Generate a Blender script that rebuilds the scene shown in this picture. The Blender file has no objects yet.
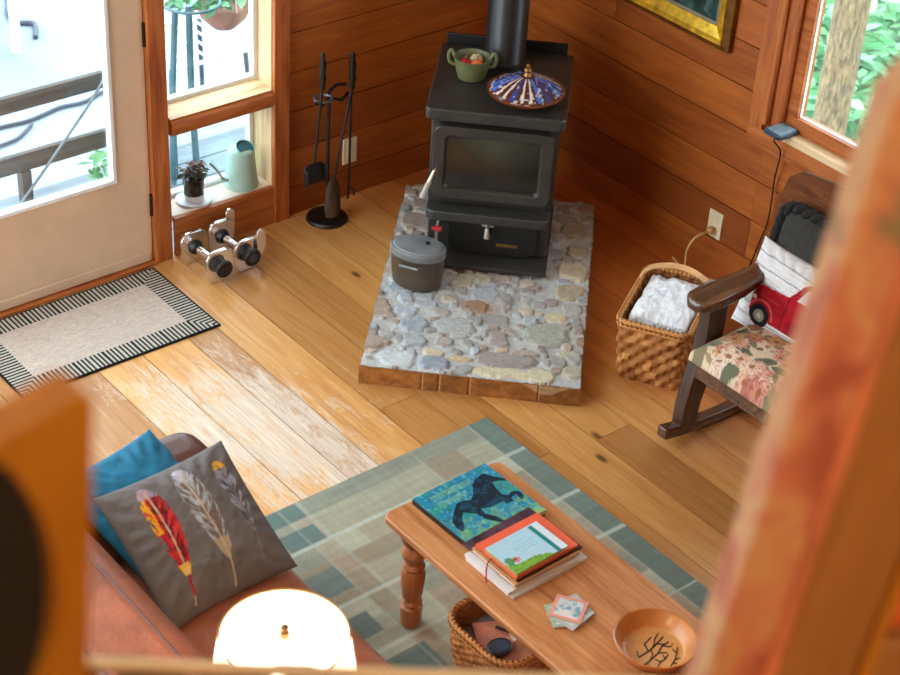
import bpy, bmesh, math, random
import numpy as np
from mathutils import Vector, Matrix
random.seed(7); RNG = np.random.default_rng(11)
S2 = math.sqrt(2.0); PI = math.pi
SC = bpy.context.scene; COL = SC.collection

# ------------------------------------------------------------------ colour
def lin(c):
    o = []
    for v in c[:3]:
        v = v / 255.0
        o.append(v / 12.92 if v <= 0.04045 else ((v + 0.055) / 1.055) ** 2.4)
    return tuple(o) + (1.0,)
def linA(a):
    a = np.asarray(a, float) / 255.0
    return np.where(a <= 0.04045, a / 12.92, ((a + 0.055) / 1.055) ** 2.4)

# ------------------------------------------------------------------ materials
class NT:
    def __init__(s, name, rough=0.5, metal=0.0, spec=0.5):
        s.m = bpy.data.materials.new(name); s.m.use_nodes = True
        s.t = s.m.node_tree; s.p = s.t.nodes['Principled BSDF']
        s.p.inputs['Roughness'].default_value = rough
        s.p.inputs['Metallic'].default_value = metal
        s.p.inputs['Specular IOR Level'].default_value = spec
    def n(s, ty): return s.t.nodes.new(ty)
    def set(s, sock, v):
        if isinstance(v, bpy.types.NodeSocket): s.t.links.new(v, sock)
        else: sock.default_value = v
    def obj(s): return s.n('ShaderNodeTexCoord').outputs['Object']
    def attr(s, name='Col'):
        a = s.n('ShaderNodeAttribute'); a.attribute_name = name; return a.outputs['Color']
    def math(s, op, a, b=0.0, c=0.0, clamp=False):
        x = s.n('ShaderNodeMath'); x.operation = op; x.use_clamp = clamp
        s.set(x.inputs[0], a); s.set(x.inputs[1], b); s.set(x.inputs[2], c); return x.outputs[0]
    def vmul(s, v, k):
        x = s.n('ShaderNodeVectorMath'); x.operation = 'MULTIPLY'; s.set(x.inputs[0], v); s.set(x.inputs[1], k); return x.outputs[0]
    def vadd(s, v, k):
        x = s.n('ShaderNodeVectorMath'); x.operation = 'ADD'; s.set(x.inputs[0], v); s.set(x.inputs[1], k); return x.outputs[0]
    def sep(s, v):
        x = s.n('ShaderNodeSeparateXYZ'); s.set(x.inputs[0], v); return x.outputs
    def noise(s, v, scale=5, detail=3, rough=0.5, dist=0.0):
        x = s.n('ShaderNodeTexNoise'); s.set(x.inputs['Vector'], v); x.inputs['Scale'].default_value = scale
        x.inputs['Detail'].default_value = detail; x.inputs['Roughness'].default_value = rough
        x.inputs['Distortion'].default_value = dist; return x.outputs[0]
    def voro(s, v, scale=5, feature='F1', rnd=1.0):
        x = s.n('ShaderNodeTexVoronoi'); s.set(x.inputs['Vector'], v); x.inputs['Scale'].default_value = scale
        x.feature = feature; x.inputs['Randomness'].default_value = rnd; return x.outputs['Distance'], x.outputs.get('Color')
    def ramp(s, f, stops):
        x = s.n('ShaderNodeValToRGB'); s.set(x.inputs[0], f); e = x.color_ramp.elements
        while len(e) < len(stops): e.new(0.5)
        for i, (p, c) in enumerate(stops):
            e[i].position = p; e[i].color = c if len(c) == 4 and max(c) <= 1.0 else lin(c)
        return x.outputs[0]
    def maprange(s, f, a, b, c=0.0, d=1.0):
        x = s.n('ShaderNodeMapRange'); s.set(x.inputs[0], f)
        for i, v in enumerate((a, b, c, d)): x.inputs[i + 1].default_value = v
        return x.outputs[0]
    def mix(s, f, a, b, mode='MIX'):
        x = s.n('ShaderNodeMix'); x.data_type = 'RGBA'; x.blend_type = mode
        s.set(x.inputs[0], f); s.set(x.inputs[6], a); s.set(x.inputs[7], b); return x.outputs[2]
    def bump(s, h, strength=0.3, dist=0.01):
        x = s.n('ShaderNodeBump'); x.inputs['Strength'].default_value = strength; x.inputs['Distance'].default_value = dist
        s.set(x.inputs['Height'], h); s.t.links.new(x.outputs[0], s.p.inputs['Normal'])
    def color(s, c): s.set(s.p.inputs['Base Color'], c)
    def roughness(s, r): s.set(s.p.inputs['Roughness'], r)

M = {}
def plain(name, c, rough=0.5, metal=0.0, spec=0.5, var=0.12, scale=14, bump=0.0, bscale=60, coat=0.0, stretch=(1, 1, 1)):
    k = NT(name, rough, metal, spec)
    co = k.vmul(k.obj(), stretch)
    n = k.noise(co, scale, 4, 0.6)
    d = tuple(max(0, v * (1 - var)) for v in c[:3]); e = tuple(min(255, v * (1 + var)) for v in c[:3])
    k.color(k.ramp(n, [(0.3, d), (0.7, e)]))
    if bump: k.bump(k.noise(co, bscale, 3, 0.6), bump, 0.004)
    if coat: k.p.inputs['Coat Weight'].default_value = coat; k.p.inputs['Coat Roughness'].default_value = 0.15
    M[name] = k.m; return k.m
def painted(name, rough=0.8, spec=0.3, bump=0.15, bscale=220, var=0.10, sheen=0.0, metal=0.0):
    k = NT(name, rough, metal, spec)
    co = k.obj(); n = k.noise(co, bscale, 2, 0.6)
    f = k.maprange(n, 0.3, 0.7, 1 - var, 1 + var)
    v = k.n('ShaderNodeCombineXYZ')
    for i in range(3): k.set(v.inputs[i], f)
    k.color(k.vmul(k.attr(), v.outputs[0]))
    if bump: k.bump(n, bump, 0.003)
    if sheen: k.p.inputs['Sheen Weight'].default_value = sheen
    M[name] = k.m; return k.m
def wood(name, dark, mid, light, axis='y', rough=0.4, grain=1.0, coat=0.0, boards=False, wear_and_tint=False, knots=True, spec=0.5, bump=0.12):
    """stretched-grain wood; axis = the direction the grain runs, in the object's own frame"""
    k = NT(name, rough, 0, spec)
    co = k.obj()
    if boards:
        at = k.attr(); r = k.sep(at)
        off = k.vmul(at, (7.3, 5.1, 9.7)); co2 = k.vadd(co, off)
    else: co2 = co
    st = {'x': (0.09, 1, 1), 'y': (1, 0.09, 1), 'z': (1, 1, 0.09)}[axis]
    g1 = k.noise(k.vmul(co2, st), 22 * grain, 5, 0.62, 1.2)
    g2 = k.noise(k.vmul(co2, tuple(v * (0.35 if v < 0.5 else 1) for v in st)), 120 * grain, 2, 0.6)
    f = k.math('ADD', k.math('MULTIPLY', g1, 0.72), k.math('MULTIPLY', g2, 0.28))
    c = k.ramp(f, [(0.25, dark), (0.5, mid), (0.75, light)] if boards else [(0.32, dark), (0.5, mid), (0.68, light)])
    if boards:
        tint = k.ramp(r[0], [(0.0, (206, 194, 184)), (0.5, (236, 230, 224)), (1.0, (255, 255, 255))])
        c = k.mix(1.0, c, tint, 'MULTIPLY')
    if knots:
        ks = {'x': (0.45, 1, 1), 'y': (1, 0.45, 1), 'z': (1, 1, 0.45)}[axis]
        d, kc = k.voro(k.vadd(k.vmul(co2, ks), k.vmul(k.noise(co2, 9, 2), (0.05, 0.05, 0.05)) if False else (0, 0, 0)), 5.4)
        size = k.math('MULTIPLY', k.math('POWER', k.sep(kc)[0], 1.6), 0.125)
        kn = k.math('SUBTRACT', size, d); kn = k.maprange(kn, -0.015, 0.03)
        halo = k.maprange(k.math('SUBTRACT', size, d), -0.16, 0.02, 0, 0.35)
        c = k.mix(halo, c, lin(dark))
        c = k.mix(k.math('MULTIPLY', kn, 0.85), c, lin(tuple(v * 0.38 for v in dark)))
    if wear_and_tint:
        # boards turn darker and redder towards the right wall
        right_tint = k.maprange(k.math('ADD', k.sep(co)[0], k.math('MULTIPLY', k.noise(co2, 3, 2), 0.25)), -0.90, -0.40, 0.0, 0.9)
        c = k.mix(right_tint, c, k.mix(1.0, c, lin((214, 156, 116)), 'MULTIPLY'))
        # varnish worn off the boards between the doormat and the rug: a stain with its own outline
        px = k.sep(co)
        dx = k.math('DIVIDE', k.math('SUBTRACT', px[0], -2.02), 0.34)
        dy = k.math('DIVIDE', k.math('SUBTRACT', px[1], -1.12), 0.62)
        rr = k.math('SQRT', k.math('ADD', k.math('MULTIPLY', dx, dx), k.math('MULTIPLY', dy, dy)))
        reg = k.maprange(rr, 0.2, 1.7, 1.0, 0.0)
        wn = k.noise(k.vmul(co2, (1.0, 0.25, 1)), 30, 8, 0.78, 0.8)
        lo = k.noise(k.vmul(co2, (1.0, 0.4, 1)), 4.2, 3, 0.5)
        m = k.math('ADD', k.math('ADD', k.math('MULTIPLY', wn, 0.75), k.math('MULTIPLY', lo, 0.45)), k.math('MULTIPLY', reg, 0.34))
        m = k.maprange(m, 0.77, 0.91)
        wc = k.ramp(g2, [(0.3, (196, 180, 160)), (0.7, (230, 218, 202))])
        c = k.mix(k.math('MULTIPLY', m, 0.82), c, wc)
        k.roughness(k.math('ADD', rough, k.math('MULTIPLY', m, 0.12)))
    k.color(c)
    if bump: k.bump(f, bump, 0.003)
    if coat: k.p.inputs['Coat Weight'].default_value = coat; k.p.inputs['Coat Roughness'].default_value = 0.2
    M[name] = k.m; return k.m

def glass(name, tint=(245, 250, 250), refl=0.06):
    m = bpy.data.materials.new(name); m.use_nodes = True; t = m.node_tree; t.nodes.clear()
    o = t.nodes.new('ShaderNodeOutputMaterial'); a = t.nodes.new('ShaderNodeBsdfTransparent'); b = t.nodes.new('ShaderNodeBsdfGlossy')
    a.inputs[0].default_value = lin(tint); b.inputs['Roughness'].default_value = 0.02
    x = t.nodes.new('ShaderNodeMixShader'); x.inputs[0].default_value = refl
    t.links.new(a.outputs[0], x.inputs[1]); t.links.new(b.outputs[0], x.inputs[2]); t.links.new(x.outputs[0], o.inputs[0])
    M[name] = m; return m
def glow(name, c, strength):
    k = NT(name, 0.6); k.color(lin(c))
    k.p.inputs['Emission Color'].default_value = lin(c); k.p.inputs['Emission Strength'].default_value = strength
    M[name] = k.m; return k.m

# ------------------------------------------------------------------ mesh builder
class MB:
    def __init__(s): s.v = []; s.f = []; s.c = []; s.mi = []; s.cur = (1, 1, 1); s.slot = 0
    def add(s, vs, fs, cols=None):
        b = len(s.v); s.v += [tuple(p) for p in vs]
        s.c += [tuple(x)[:3] for x in cols] if cols is not None else [s.cur] * len(vs)
        s.f += [tuple(i + b for i in f) for f in fs]; s.mi += [s.slot] * len(fs); return s
    def box(s, x0, x1, y0, y1, z0, z1):
        vs = [(x, y, z) for z in (z0, z1) for y in (y0, y1) for x in (x0, x1)]
        return s.add(vs, [(0, 2, 3, 1), (4, 5, 7, 6), (0, 1, 5, 4), (2, 6, 7, 3), (0, 4, 6, 2), (1, 3, 7, 5)])
    def prism(s, poly, plane, a, b):
        n = len(poly)
        P = {'xy': lambda p, t: (p[0], p[1], t), 'xz': lambda p, t: (p[0], t, p[1]), 'yz': lambda p, t: (t, p[0], p[1])}[plane]
        vs = [P(p, a) for p in poly] + [P(p, b) for p in poly]
        fs = [tuple(range(n))[::-1], tuple(range(n, 2 * n))] + [(i, (i + 1) % n, n + (i + 1) % n, n + i) for i in range(n)]
        return s.add(vs, fs)
    def lathe(s, prof, n=32, c=(0, 0, 0), cols=None, sx=1.0, sy=1.0):
        vs = []; cc = []
        for j, (r, z) in enumerate(prof):
            for i in range(n):
                a = 2 * PI * i / n; vs.append((c[0] + sx * r * math.cos(a), c[1] + sy * r * math.sin(a), c[2] + z))
                if cols: cc.append(cols(j, i))
        fs = [(j * n + i, j * n + (i + 1) % n, (j + 1) * n + (i + 1) % n, (j + 1) * n + i) for j in range(len(prof) - 1) for i in range(n)]
        return s.add(vs, fs, cc if cols else None)
    def tube(s, pts, r, n=10, cap=True):
        pts = [Vector(p) for p in pts]; rs = r if isinstance(r, (list, tuple)) else [r] * len(pts)
        d0 = (pts[1] - pts[0]).normalized(); up = Vector((0, 0, 1)) if abs(d0.z) < 0.9 else Vector((1, 0, 0))
        u = d0.cross(up).normalized(); vs = []
        for i, p in enumerate(pts):
            d = (pts[min(i + 1, len(pts) - 1)] - pts[max(i - 1, 0)]).normalized()
            u = (u - d * u.dot(d)).normalized(); w = d.cross(u)
            for k in range(n):
                a = 2 * PI * k / n; vs.append(p + (u * math.cos(a) + w * math.sin(a)) * rs[i])
        m = len(pts)
        fs = [(j * n + i, j * n + (i + 1) % n, (j + 1) * n + (i + 1) % n, (j + 1) * n + i) for j in range(m - 1) for i in range(n)]
        if cap: fs += [tuple(range(n))[::-1], tuple((m - 1) * n + i for i in range(n))]
        return s.add(vs, fs)
    def ellipsoid(s, c, r, nu=20, nv=12):
        prof = [(max(1e-6, math.sin(PI * j / nv)), -math.cos(PI * j / nv)) for j in range(nv + 1)]
        vs = []
        for (q, z) in prof:
            for i in range(nu):
                a = 2 * PI * i / nu; vs.append((c[0] + r[0] * q * math.cos(a), c[1] + r[1] * q * math.sin(a), c[2] + r[2] * z))
        fs = [(j * nu + i, j * nu + (i + 1) % nu, (j + 1) * nu + (i + 1) % nu, (j + 1) * nu + i) for j in range(nv) for i in range(nu)]
        return s.add(vs, fs)
    def grid(s, P, C=None, wrap_u=False, wrap_v=False):
        """P: array (nv, nu, 3)"""
        nv, nu = P.shape[:2]; vs = P.reshape(-1, 3).tolist()
        fs = []
        for j in range(nv if wrap_v else nv - 1):
            for i in range(nu if wrap_u else nu - 1):
                i2 = (i + 1) % nu; j2 = (j + 1) % nv
                fs.append((j * nu + i, j * nu + i2, j2 * nu + i2, j2 * nu + i))
        return s.add(vs, fs, None if C is None else C.reshape(-1, 3).tolist())
    def build(s, name, mats, parent=None, smooth=True, bevel=0.0, seg=2, sub=0, weld=False, angle=40, loc=None, rotz=0.0, mat4=None):
        me = bpy.data.meshes.new(name); me.from_pydata([tuple(float(x) for x in p) for p in s.v], [], s.f)
        for m in (mats if isinstance(mats, (list, tuple)) else [mats]): me.materials.append(M[m] if isinstance(m, str) else m)
        me.polygons.foreach_set('material_index', s.mi)
        a = me.color_attributes.new('Col', 'FLOAT_COLOR', 'POINT')
        cc = np.ones((len(s.v), 4), np.float32); cc[:, :3] = np.array(s.c, np.float32); a.data.foreach_set('color', cc.ravel())
        bm = bmesh.new(); bm.from_mesh(me)
        if weld: bmesh.ops.remove_doubles(bm, verts=bm.verts, dist=1e-5)
        bmesh.ops.recalc_face_normals(bm, faces=bm.faces); bm.to_mesh(me); bm.free()
        if smooth:
            me.polygons.foreach_set('use_smooth', [True] * len(me.polygons)); me.set_sharp_from_angle(angle=math.radians(angle))
        o = bpy.data.objects.new(name, me); COL.objects.link(o)
        if bevel:
            b = o.modifiers.new('bevel', 'BEVEL'); b.width = bevel; b.segments = seg; b.limit_method = 'ANGLE'; b.angle_limit = math.radians(35); b.harden_normals = False
        if sub:
            q = o.modifiers.new('sub', 'SUBSURF'); q.levels = q.render_levels = sub
        if parent is not None: o.parent = parent
        if loc is not None: o.location = loc
        if rotz: o.rotation_euler = (0, 0, rotz)
        if mat4 is not None: o.matrix_world = mat4
        return o
def tag(o, label, cat, group=None, kind=None):
    o['label'] = label; o['category'] = cat
    if group: o['group'] = group
    if kind: o['kind'] = kind
    return o
def thing(name, label, cat, loc=(0, 0, 0), rotz=0.0, group=None, mat4=None):
    o = bpy.data.objects.new(name, None); COL.objects.link(o); o.empty_display_size = 0.05
    o.location = loc; o.rotation_euler = (0, 0, rotz)
    if mat4 is not None: o.matrix_world = mat4
    return tag(o, label, cat, group)
def struct(o): o['kind'] = 'structure'; return o
def frame_from(TL, TR, BL):
    """matrix whose x runs TL->TR, y runs BL->TL, z is their normal; origin in the middle"""
    TL, TR, BL = Vector(TL), Vector(TR), Vector(BL)
    x = (TR - TL); y = (TL - BL); c = TL + x / 2 - y / 2; w, h = x.length, y.length
    x.normalize(); y = (y - x * y.dot(x)).normalized(); z = x.cross(y)
    m = Matrix((x, y, z)).transposed().to_4x4(); m.translation = c
    return m, w, h

# ------------------------------------------------------------------ numpy painting helpers
def vnoise(x, y, seed=0):
    r = np.random.default_rng(seed).random((64, 64))
    xi = np.floor(x).astype(int); yi = np.floor(y).astype(int); fx = x - xi; fy = y - yi
    fx = fx * fx * (3 - 2 * fx); fy = fy * fy * (3 - 2 * fy)
    g = lambda a, b: r[a % 64, b % 64]
    return (g(xi, yi) * (1 - fx) + g(xi + 1, yi) * fx) * (1 - fy) + (g(xi, yi + 1) * (1 - fx) + g(xi + 1, yi + 1) * fx) * fy
def fbm(x, y, seed=0, o=4):
    t = np.zeros_like(x, float); a = 0.5; n = 0
    for i in range(o): t += a * vnoise(x * 2 ** i, y * 2 ** i, seed + i); n += a; a *= 0.5
    return t / n
def inpoly(x, y, poly):
    r = np.zeros(x.shape, bool); n = len(poly); j = n - 1
    for i in range(n):
        xi, yi = poly[i]; xj, yj = poly[j]
        if yi != yj: r ^= ((yi > y) != (yj > y)) & (x < (xj - xi) * (y - yi) / (yj - yi) + xi)
        j = i
    return r
def put(C, m, c): C[m] = linA(c)
def lerp(C, m, c):
    m = np.clip(m, 0, 1)[..., None]; return C * (1 - m) + linA(c) * m

def pillow(name, mats, w, h, t, n=70, paint=None, parent=None, mat4=None, wrinkle=0.004, seed=3, pinch=0.07, base=(1, 1, 1)):
    """soft square cushion: two bulged faces meeting at a seam, corners drawn out"""
    u = np.linspace(-1, 1, n); U, V = np.meshgrid(u, u)
    X = U * (1 - pinch * (1 - V ** 2)) * w / 2; Y = V * (1 - pinch * (1 - U ** 2)) * h / 2
    prof = (np.clip(1 - np.abs(U) ** 2.6, 0, 1) * np.clip(1 - np.abs(V) ** 2.6, 0, 1)) ** 0.55 * t / 2
    wr = (fbm(U * 4 + 9, V * 4 + 9, seed) - 0.5) * wrinkle * 2
    edge = np.maximum(np.abs(U), np.abs(V)); ang = np.arctan2(V, U)
    wr = wr + np.sin(ang * 26 + seed) * wrinkle * 0.5 * np.clip((edge - 0.6) / 0.3, 0, 1) * np.clip((1 - edge) / 0.08, 0, 1)
    wr = wr * np.clip((1 - edge) * 6, 0, 1)
    C = np.ones((n, n, 3)) * linA(base) if max(base) > 1 else np.ones((n, n, 3)) * np.array(base)
    if paint is not None: C = paint((U + 1) / 2, (1 - V) / 2)
    m = MB()
    m.grid(np.stack([X, Y, prof + wr], -1), C)
    m.grid(np.stack([X, Y, -prof * 0.9 + wr * 0.5], -1)[:, ::-1], np.ones((n, n, 3)) * np.median(C.reshape(-1, 3), 0))
    return m.build(name, mats, parent, weld=True, angle=80, mat4=mat4)
def rrect(w, h, r, n=5):
    """rounded-rectangle outline centred on 0"""
    p = []
    for cx, cy, a0 in ((w / 2 - r, h / 2 - r, 0), (-w / 2 + r, h / 2 - r, 90), (-w / 2 + r, -h / 2 + r, 180), (w / 2 - r, -h / 2 + r, 270)):
        for i in range(n + 1):
            a = math.radians(a0 + 90 * i / n); p.append((cx + r * math.cos(a), cy + r * math.sin(a)))
    return p
def resample(poly, n):
    P = np.array(poly + [poly[0]]); d = np.r_[0, np.cumsum(np.hypot(*np.diff(P, axis=0).T))]
    t = np.linspace(0, d[-1], n, endpoint=False); return np.stack([np.interp(t, d, P[:, 0]), np.interp(t, d, P[:, 1])], 1)
# ------------------------------------------------------------------ palette
wood('floor_boards', (186, 124, 60), (216, 160, 92), (232, 186, 124), 'y', rough=0.36, bump=0.05, boards=True, wear_and_tint=True)
wood('wall_boards_x', (136, 66, 18), (172, 92, 30), (198, 118, 46), 'x', rough=0.45, boards=True)
wood('wall_boards_y', (136, 66, 18), (172, 92, 30), (198, 118, 46), 'y', rough=0.45, boards=True)
wood('trim_z', (128, 60, 20), (172, 94, 40), (198, 122, 62), 'z', rough=0.45, knots=False)
wood('trim_x', (128, 60, 20), (172, 94, 40), (198, 122, 62), 'x', rough=0.45, knots=False)
wood('trim_y', (128, 60, 20), (172, 94, 40), (198, 122, 62), 'y', rough=0.4, knots=False)
wood('pale_x', (196, 160, 112), (226, 196, 150), (240, 216, 178), 'x', rough=0.5, knots=False)
wood('pale_y', (196, 160, 112), (226, 196, 150), (240, 216, 178), 'y', rough=0.5, knots=False)
wood('pale_z', (196, 160, 112), (226, 196, 150), (240, 216, 178), 'z', rough=0.5, knots=False)
wood('table_wood', (150, 92, 48), (190, 128, 78), (212, 154, 104), 'y', rough=0.38, knots=False)
wood('table_leg', (128, 68, 30), (166, 96, 50), (186, 118, 68), 'z', rough=0.4, knots=False)
wood('dark_wood', (34, 20, 12), (58, 36, 22), (84, 54, 34), 'z', rough=0.3, knots=False, coat=0.3)
wood('dark_wood_x', (50, 32, 20), (84, 54, 34), (118, 80, 52), 'x', rough=0.25, knots=False, coat=0.5)
wood('back_wood', (70, 36, 16), (98, 54, 26), (120, 72, 36), 'y', rough=0.75, knots=False, spec=0.15)
wood('bowl_wood', (168, 92, 38), (206, 126, 60), (224, 152, 84), 'y', rough=0.3, knots=False, coat=0.3)
wood('loft_orange', (158, 106, 22), (178, 124, 32), (194, 140, 46), 'z', rough=0.5, knots=False)
wood('loft_brown', (146, 106, 54), (164, 120, 62), (178, 134, 76), 'z', rough=0.5, knots=False)
wood('loft_floor', (120, 66, 26), (160, 96, 44), (186, 122, 66), 'y', rough=0.5)
plain('door_paint', (214, 186, 156), 0.5, var=0.04, scale=5)
plain('white_trim', (232, 236, 238), 0.4, var=0.03)
plain('dark_gap', (40, 22, 12), 0.9)
plain('hinge_metal', (60, 42, 28), 0.4, metal=0.8)
plain('deck_board', (112, 124, 134), 0.7, var=0.15, scale=9, stretch=(0.15, 1, 1))
plain('patio', (152, 162, 176), 0.85, var=0.04, scale=1.2)
plain('weathered', (84, 77, 74), 0.8, var=0.2, scale=30, stretch=(0.08, 1, 1))
plain('rope_grey', (120, 128, 136), 0.8)
plain('white_metal', (240, 242, 244), 0.35)
plain('hose_grey', (60, 70, 84), 0.5)
plain('stand_blue', (74, 112, 124), 0.4)
plain('sill_white', (232, 220, 204), 0.45, var=0.04)
plain('terracotta', (176, 120, 98), 0.7)
plain('bark', (112, 92, 68), 0.9, var=0.4, scale=60, bump=0.8, bscale=40, stretch=(1, 1, 0.22))
plain('hill', (56, 104, 62), 0.95, var=0.5, scale=3)
glass('pane_glass')
def leafmat(name, a, b):
    k = NT(name, 0.45); g = k.n('ShaderNodeObjectInfo'); n = k.noise(k.obj(), 2.3, 2)
    k.color(k.ramp(n, [(0.35, a), (0.65, b)])); k.p.inputs['Subsurface Weight'].default_value = 0.0
    M[name] = k.m
leafmat('leaf_bright', (128, 184, 138), (168, 212, 168)); leafmat('leaf_mid', (64, 132, 84), (120, 174, 114)); leafmat('leaf_dark', (30, 62, 36), (60, 100, 58))

# ------------------------------------------------------------------ room shell
def rnd3(): return tuple(random.random() for _ in range(3))
seams = [-5.2, -4.95, -4.7, -4.4, -4.12, -3.8, -3.5, -3.2, -2.9, -2.62, -2.285, -2.11, -1.925, -1.803, -1.62, -1.455, -1.29, -1.125, -0.965, -0.80, -0.62, -0.45, -0.28, -0.12, 0.02]
m = MB()
for i in range(len(seams) - 1):
    a, b = seams[i] + 0.0019, seams[i + 1] - 0.0019
    ys = [0.03]; y = 0.03 - random.uniform(1.2, 5.0)
    if abs(seams[i] + 1.62) < 1e-6: ys = [0.03, -1.235]; y = -3.4
    while y > -5.6: ys.append(y); y -= random.uniform(3.0, 4.6)
    ys.append(-5.95)
    for j in range(len(ys) - 1):
        m.cur = rnd3(); m.box(a, b, ys[j + 1] + 0.001, ys[j] - 0.001, -0.02, 0.0)
m.cur = (0, 0, 0); m.slot = 1; m.box(-5.2, 0.02, -5.95, 0.03, -0.08, -0.012)
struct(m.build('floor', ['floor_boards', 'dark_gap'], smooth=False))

zs = [-0.02, 0.124] + [0.124 + 0.165 * k for k in range(1, 26)]
def wallboards(rects, plane, mat, name):
    m = MB()
    for k in range(len(zs) - 1):
        z0, z1 = zs[k] + 0.0022, zs[k + 1] - 0.0022
        for (a, b, c, d) in rects:
            lo, hi = max(z0, c), min(z1, d)
            if hi - lo < 0.004: continue
            cuts = [a]; p = a + random.uniform(0.5, 2.4)
            while p < b - 0.3: cuts.append(p); p += random.uniform(1.2, 2.6)
            cuts.append(b)
            for q in range(len(cuts) - 1):
                m.cur = rnd3(); t = random.uniform(0, 0.0016)
                if plane == 'x': m.box(cuts[q] + 0.0006, cuts[q + 1] - 0.0006, -t, 0.03, lo, hi)
                else: m.box(-t, 0.03, cuts[q] + 0.0006, cuts[q + 1] - 0.0006, lo, hi)
    m.slot = 1; m.cur = (0, 0, 0)
    for (a, b, c, d) in rects:
        if plane == 'x': m.box(a, b, 0.012, 0.15, c, d)
        else: m.box(0.012, 0.15, a, b, c, d)
    return struct(m.build(name, [mat, 'dark_gap'], smooth=False))
wallboards([(-1.16, 0.0, -0.02, 4.2), (-2.76, -1.16, 2.08, 4.2), (-2.9, -2.76, -0.02, 4.2)], 'x', 'wall_boards_x', 'wall_left')
wallboards([(-1.38, 0.0, -0.02, 4.2), (-3.02, -1.38, -0.02, 0.69), (-3.02, -1.38, 2.08, 4.2), (-5.95, -3.02, -0.02, 4.2)], 'y', 'wall_boards_y', 'wall_right')
m = MB(); m.box(-5.35, 0.2, -6.1, 0.2, 4.2, 4.3); struct(m.build('ceiling', 'pale_x', smooth=False))

m = MB(); m.cur = (.5, .5, .5); m.box(-5.3, 0.15, -6.1, -5.95, -0.02, 4.2); struct(m.build('wall_back', 'wall_boards_x', smooth=False))
m = MB(); m.cur = (.5, .5, .5); m.box(-5.35, -5.2, -6.1, -2.0, -0.02, 4.2); struct(m.build('wall_side', 'wall_boards_y', smooth=False))
# window beside the door
w1 = bpy.data.objects.new('window_1', None); COL.objects.link(w1); struct(w1)
def bx(name, mat, par, *d, bevel=0.002):
    return MB().box(*d).build(name, mat, par, bevel=bevel)
bx('jamb_post', 'trim_z', w1, -1.757, -1.684, -0.022, 0.15, 0.0, 2.1, bevel=0.004)
bx('casing', 'trim_z', w1, -1.221, -1.152, -0.022, 0.0, 0.0, 2.1, bevel=0.003)
bx('apron_board', 'trim_x', w1, -1.668, -1.222, -0.018, 0.002, 0.0, 0.163)
bx('reveal', 'pale_z', w1, -1.222, -1.165, 0.001, 0.15, 0.14, 2.08)
bx('sill', 'sill_white', w1, -1.668, -1.222, 0.001, 0.17, 0.14, 0.166)
bx('head', 'trim_x', w1, -1.668, -1.222, -0.018, 0.15, 2.02, 2.1)
r = MB(); r.prism([(-0.018, 0.520), (-0.010, 0.508), (0.15, 0.508), (0.15, 0.585), (0.0, 0.573), (-0.012, 0.566), (-0.018, 0.556)], 'yz', -1.668, -1.222)
rl = r.build('mid_rail', 'trim_x', w1, bevel=0.002)
r = MB(); r.prism([(-0.006, 0.5735), (0.10, 0.583), (0.10, 0.586), (-0.006, 0.5765)], 'yz', -1.667, -1.223); r.build('rail_sill', 'pale_x', w1)
def sash(par, x0, x1, y, z0, z1, wd=0.018, mat='white_trim'):
    f = MB(); f.box(x0, x1, y - 0.012, y + 0.02, z0, z0 + wd).box(x0, x1, y - 0.012, y + 0.02, z1 - wd, z1)
    f.box(x0, x0 + wd, y - 0.012, y + 0.02, z0 + wd, z1 - wd).box(x1 - wd, x1, y - 0.012, y + 0.02, z0 + wd, z1 - wd)
    s = f.build('sash', mat, par, bevel=0.002)
    MB().box(x0 + wd, x1 - wd, y + 0.002, y + 0.006, z0 + wd, z1 - wd).build('pane', 'pane_glass', s, smooth=False)
sash(w1, -1.668, -1.222, 0.105, 0.583, 2.02)
sash(w1, -1.668, -1.222, 0.135, 0.166, 0.508)
# half-glazed door
d1 = bpy.data.objects.new('door_1', None); COL.objects.link(d1); struct(d1)
m = MB(); X0, X1, G0, G1, H0, H1 = -2.68, -1.762, -2.55, -1.897, 0.385, 1.92
m.box(X0, G0, 0, 0.045, 0.012, 2.04).box(G1, X1, 0, 0.045, 0.012, 2.04).box(G0, G1, 0, 0.045, 0.012, H0).box(G0, G1, 0, 0.045, H1, 2.04)
m.build('door_slab', 'door_paint', d1, weld=True, smooth=False)
f = MB(); q = 0.016
f.box(G0, G1, -0.008, 0.03, H0, H0 + q).box(G0, G1, -0.008, 0.03, H1 - q, H1).box(G0, G0 + q, -0.008, 0.03, H0 + q, H1 - q).box(G1 - q, G1, -0.008, 0.03, H0 + q, H1 - q)
fr = f.build('glazing_bead', 'white_trim', d1, bevel=0.003)
MB().box(G0 + q, G1 - q, 0.018, 0.022, H0 + q, H1 - q).build('pane', 'pane_glass', d1, smooth=False)
bx('weather_strip', 'door_paint', d1, X0 + 0.01, X1 - 0.01, -0.010, 0.0, 0.014, 0.055, bevel=0.004)
for z in (0.25, 0.935, 1.8):
    MB().tube([(-1.7605, -0.004, z - 0.045), (-1.7605, -0.004, z + 0.045)], 0.007, 8).build('hinge', 'hinge_metal', d1)
struct(bx('trim_1', 'trim_x', None, -2.72, -1.758, -0.03, 0.10, 0.0, 0.011))
struct(bx('trim_2', 'trim_z', None, -2.76, -2.69, -0.02, 0.12, 0.0, 2.1))
struct(bx('trim_3', 'trim_x', None, -2.69, -1.757, -0.02, 0.12, 2.045, 2.1))

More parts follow.
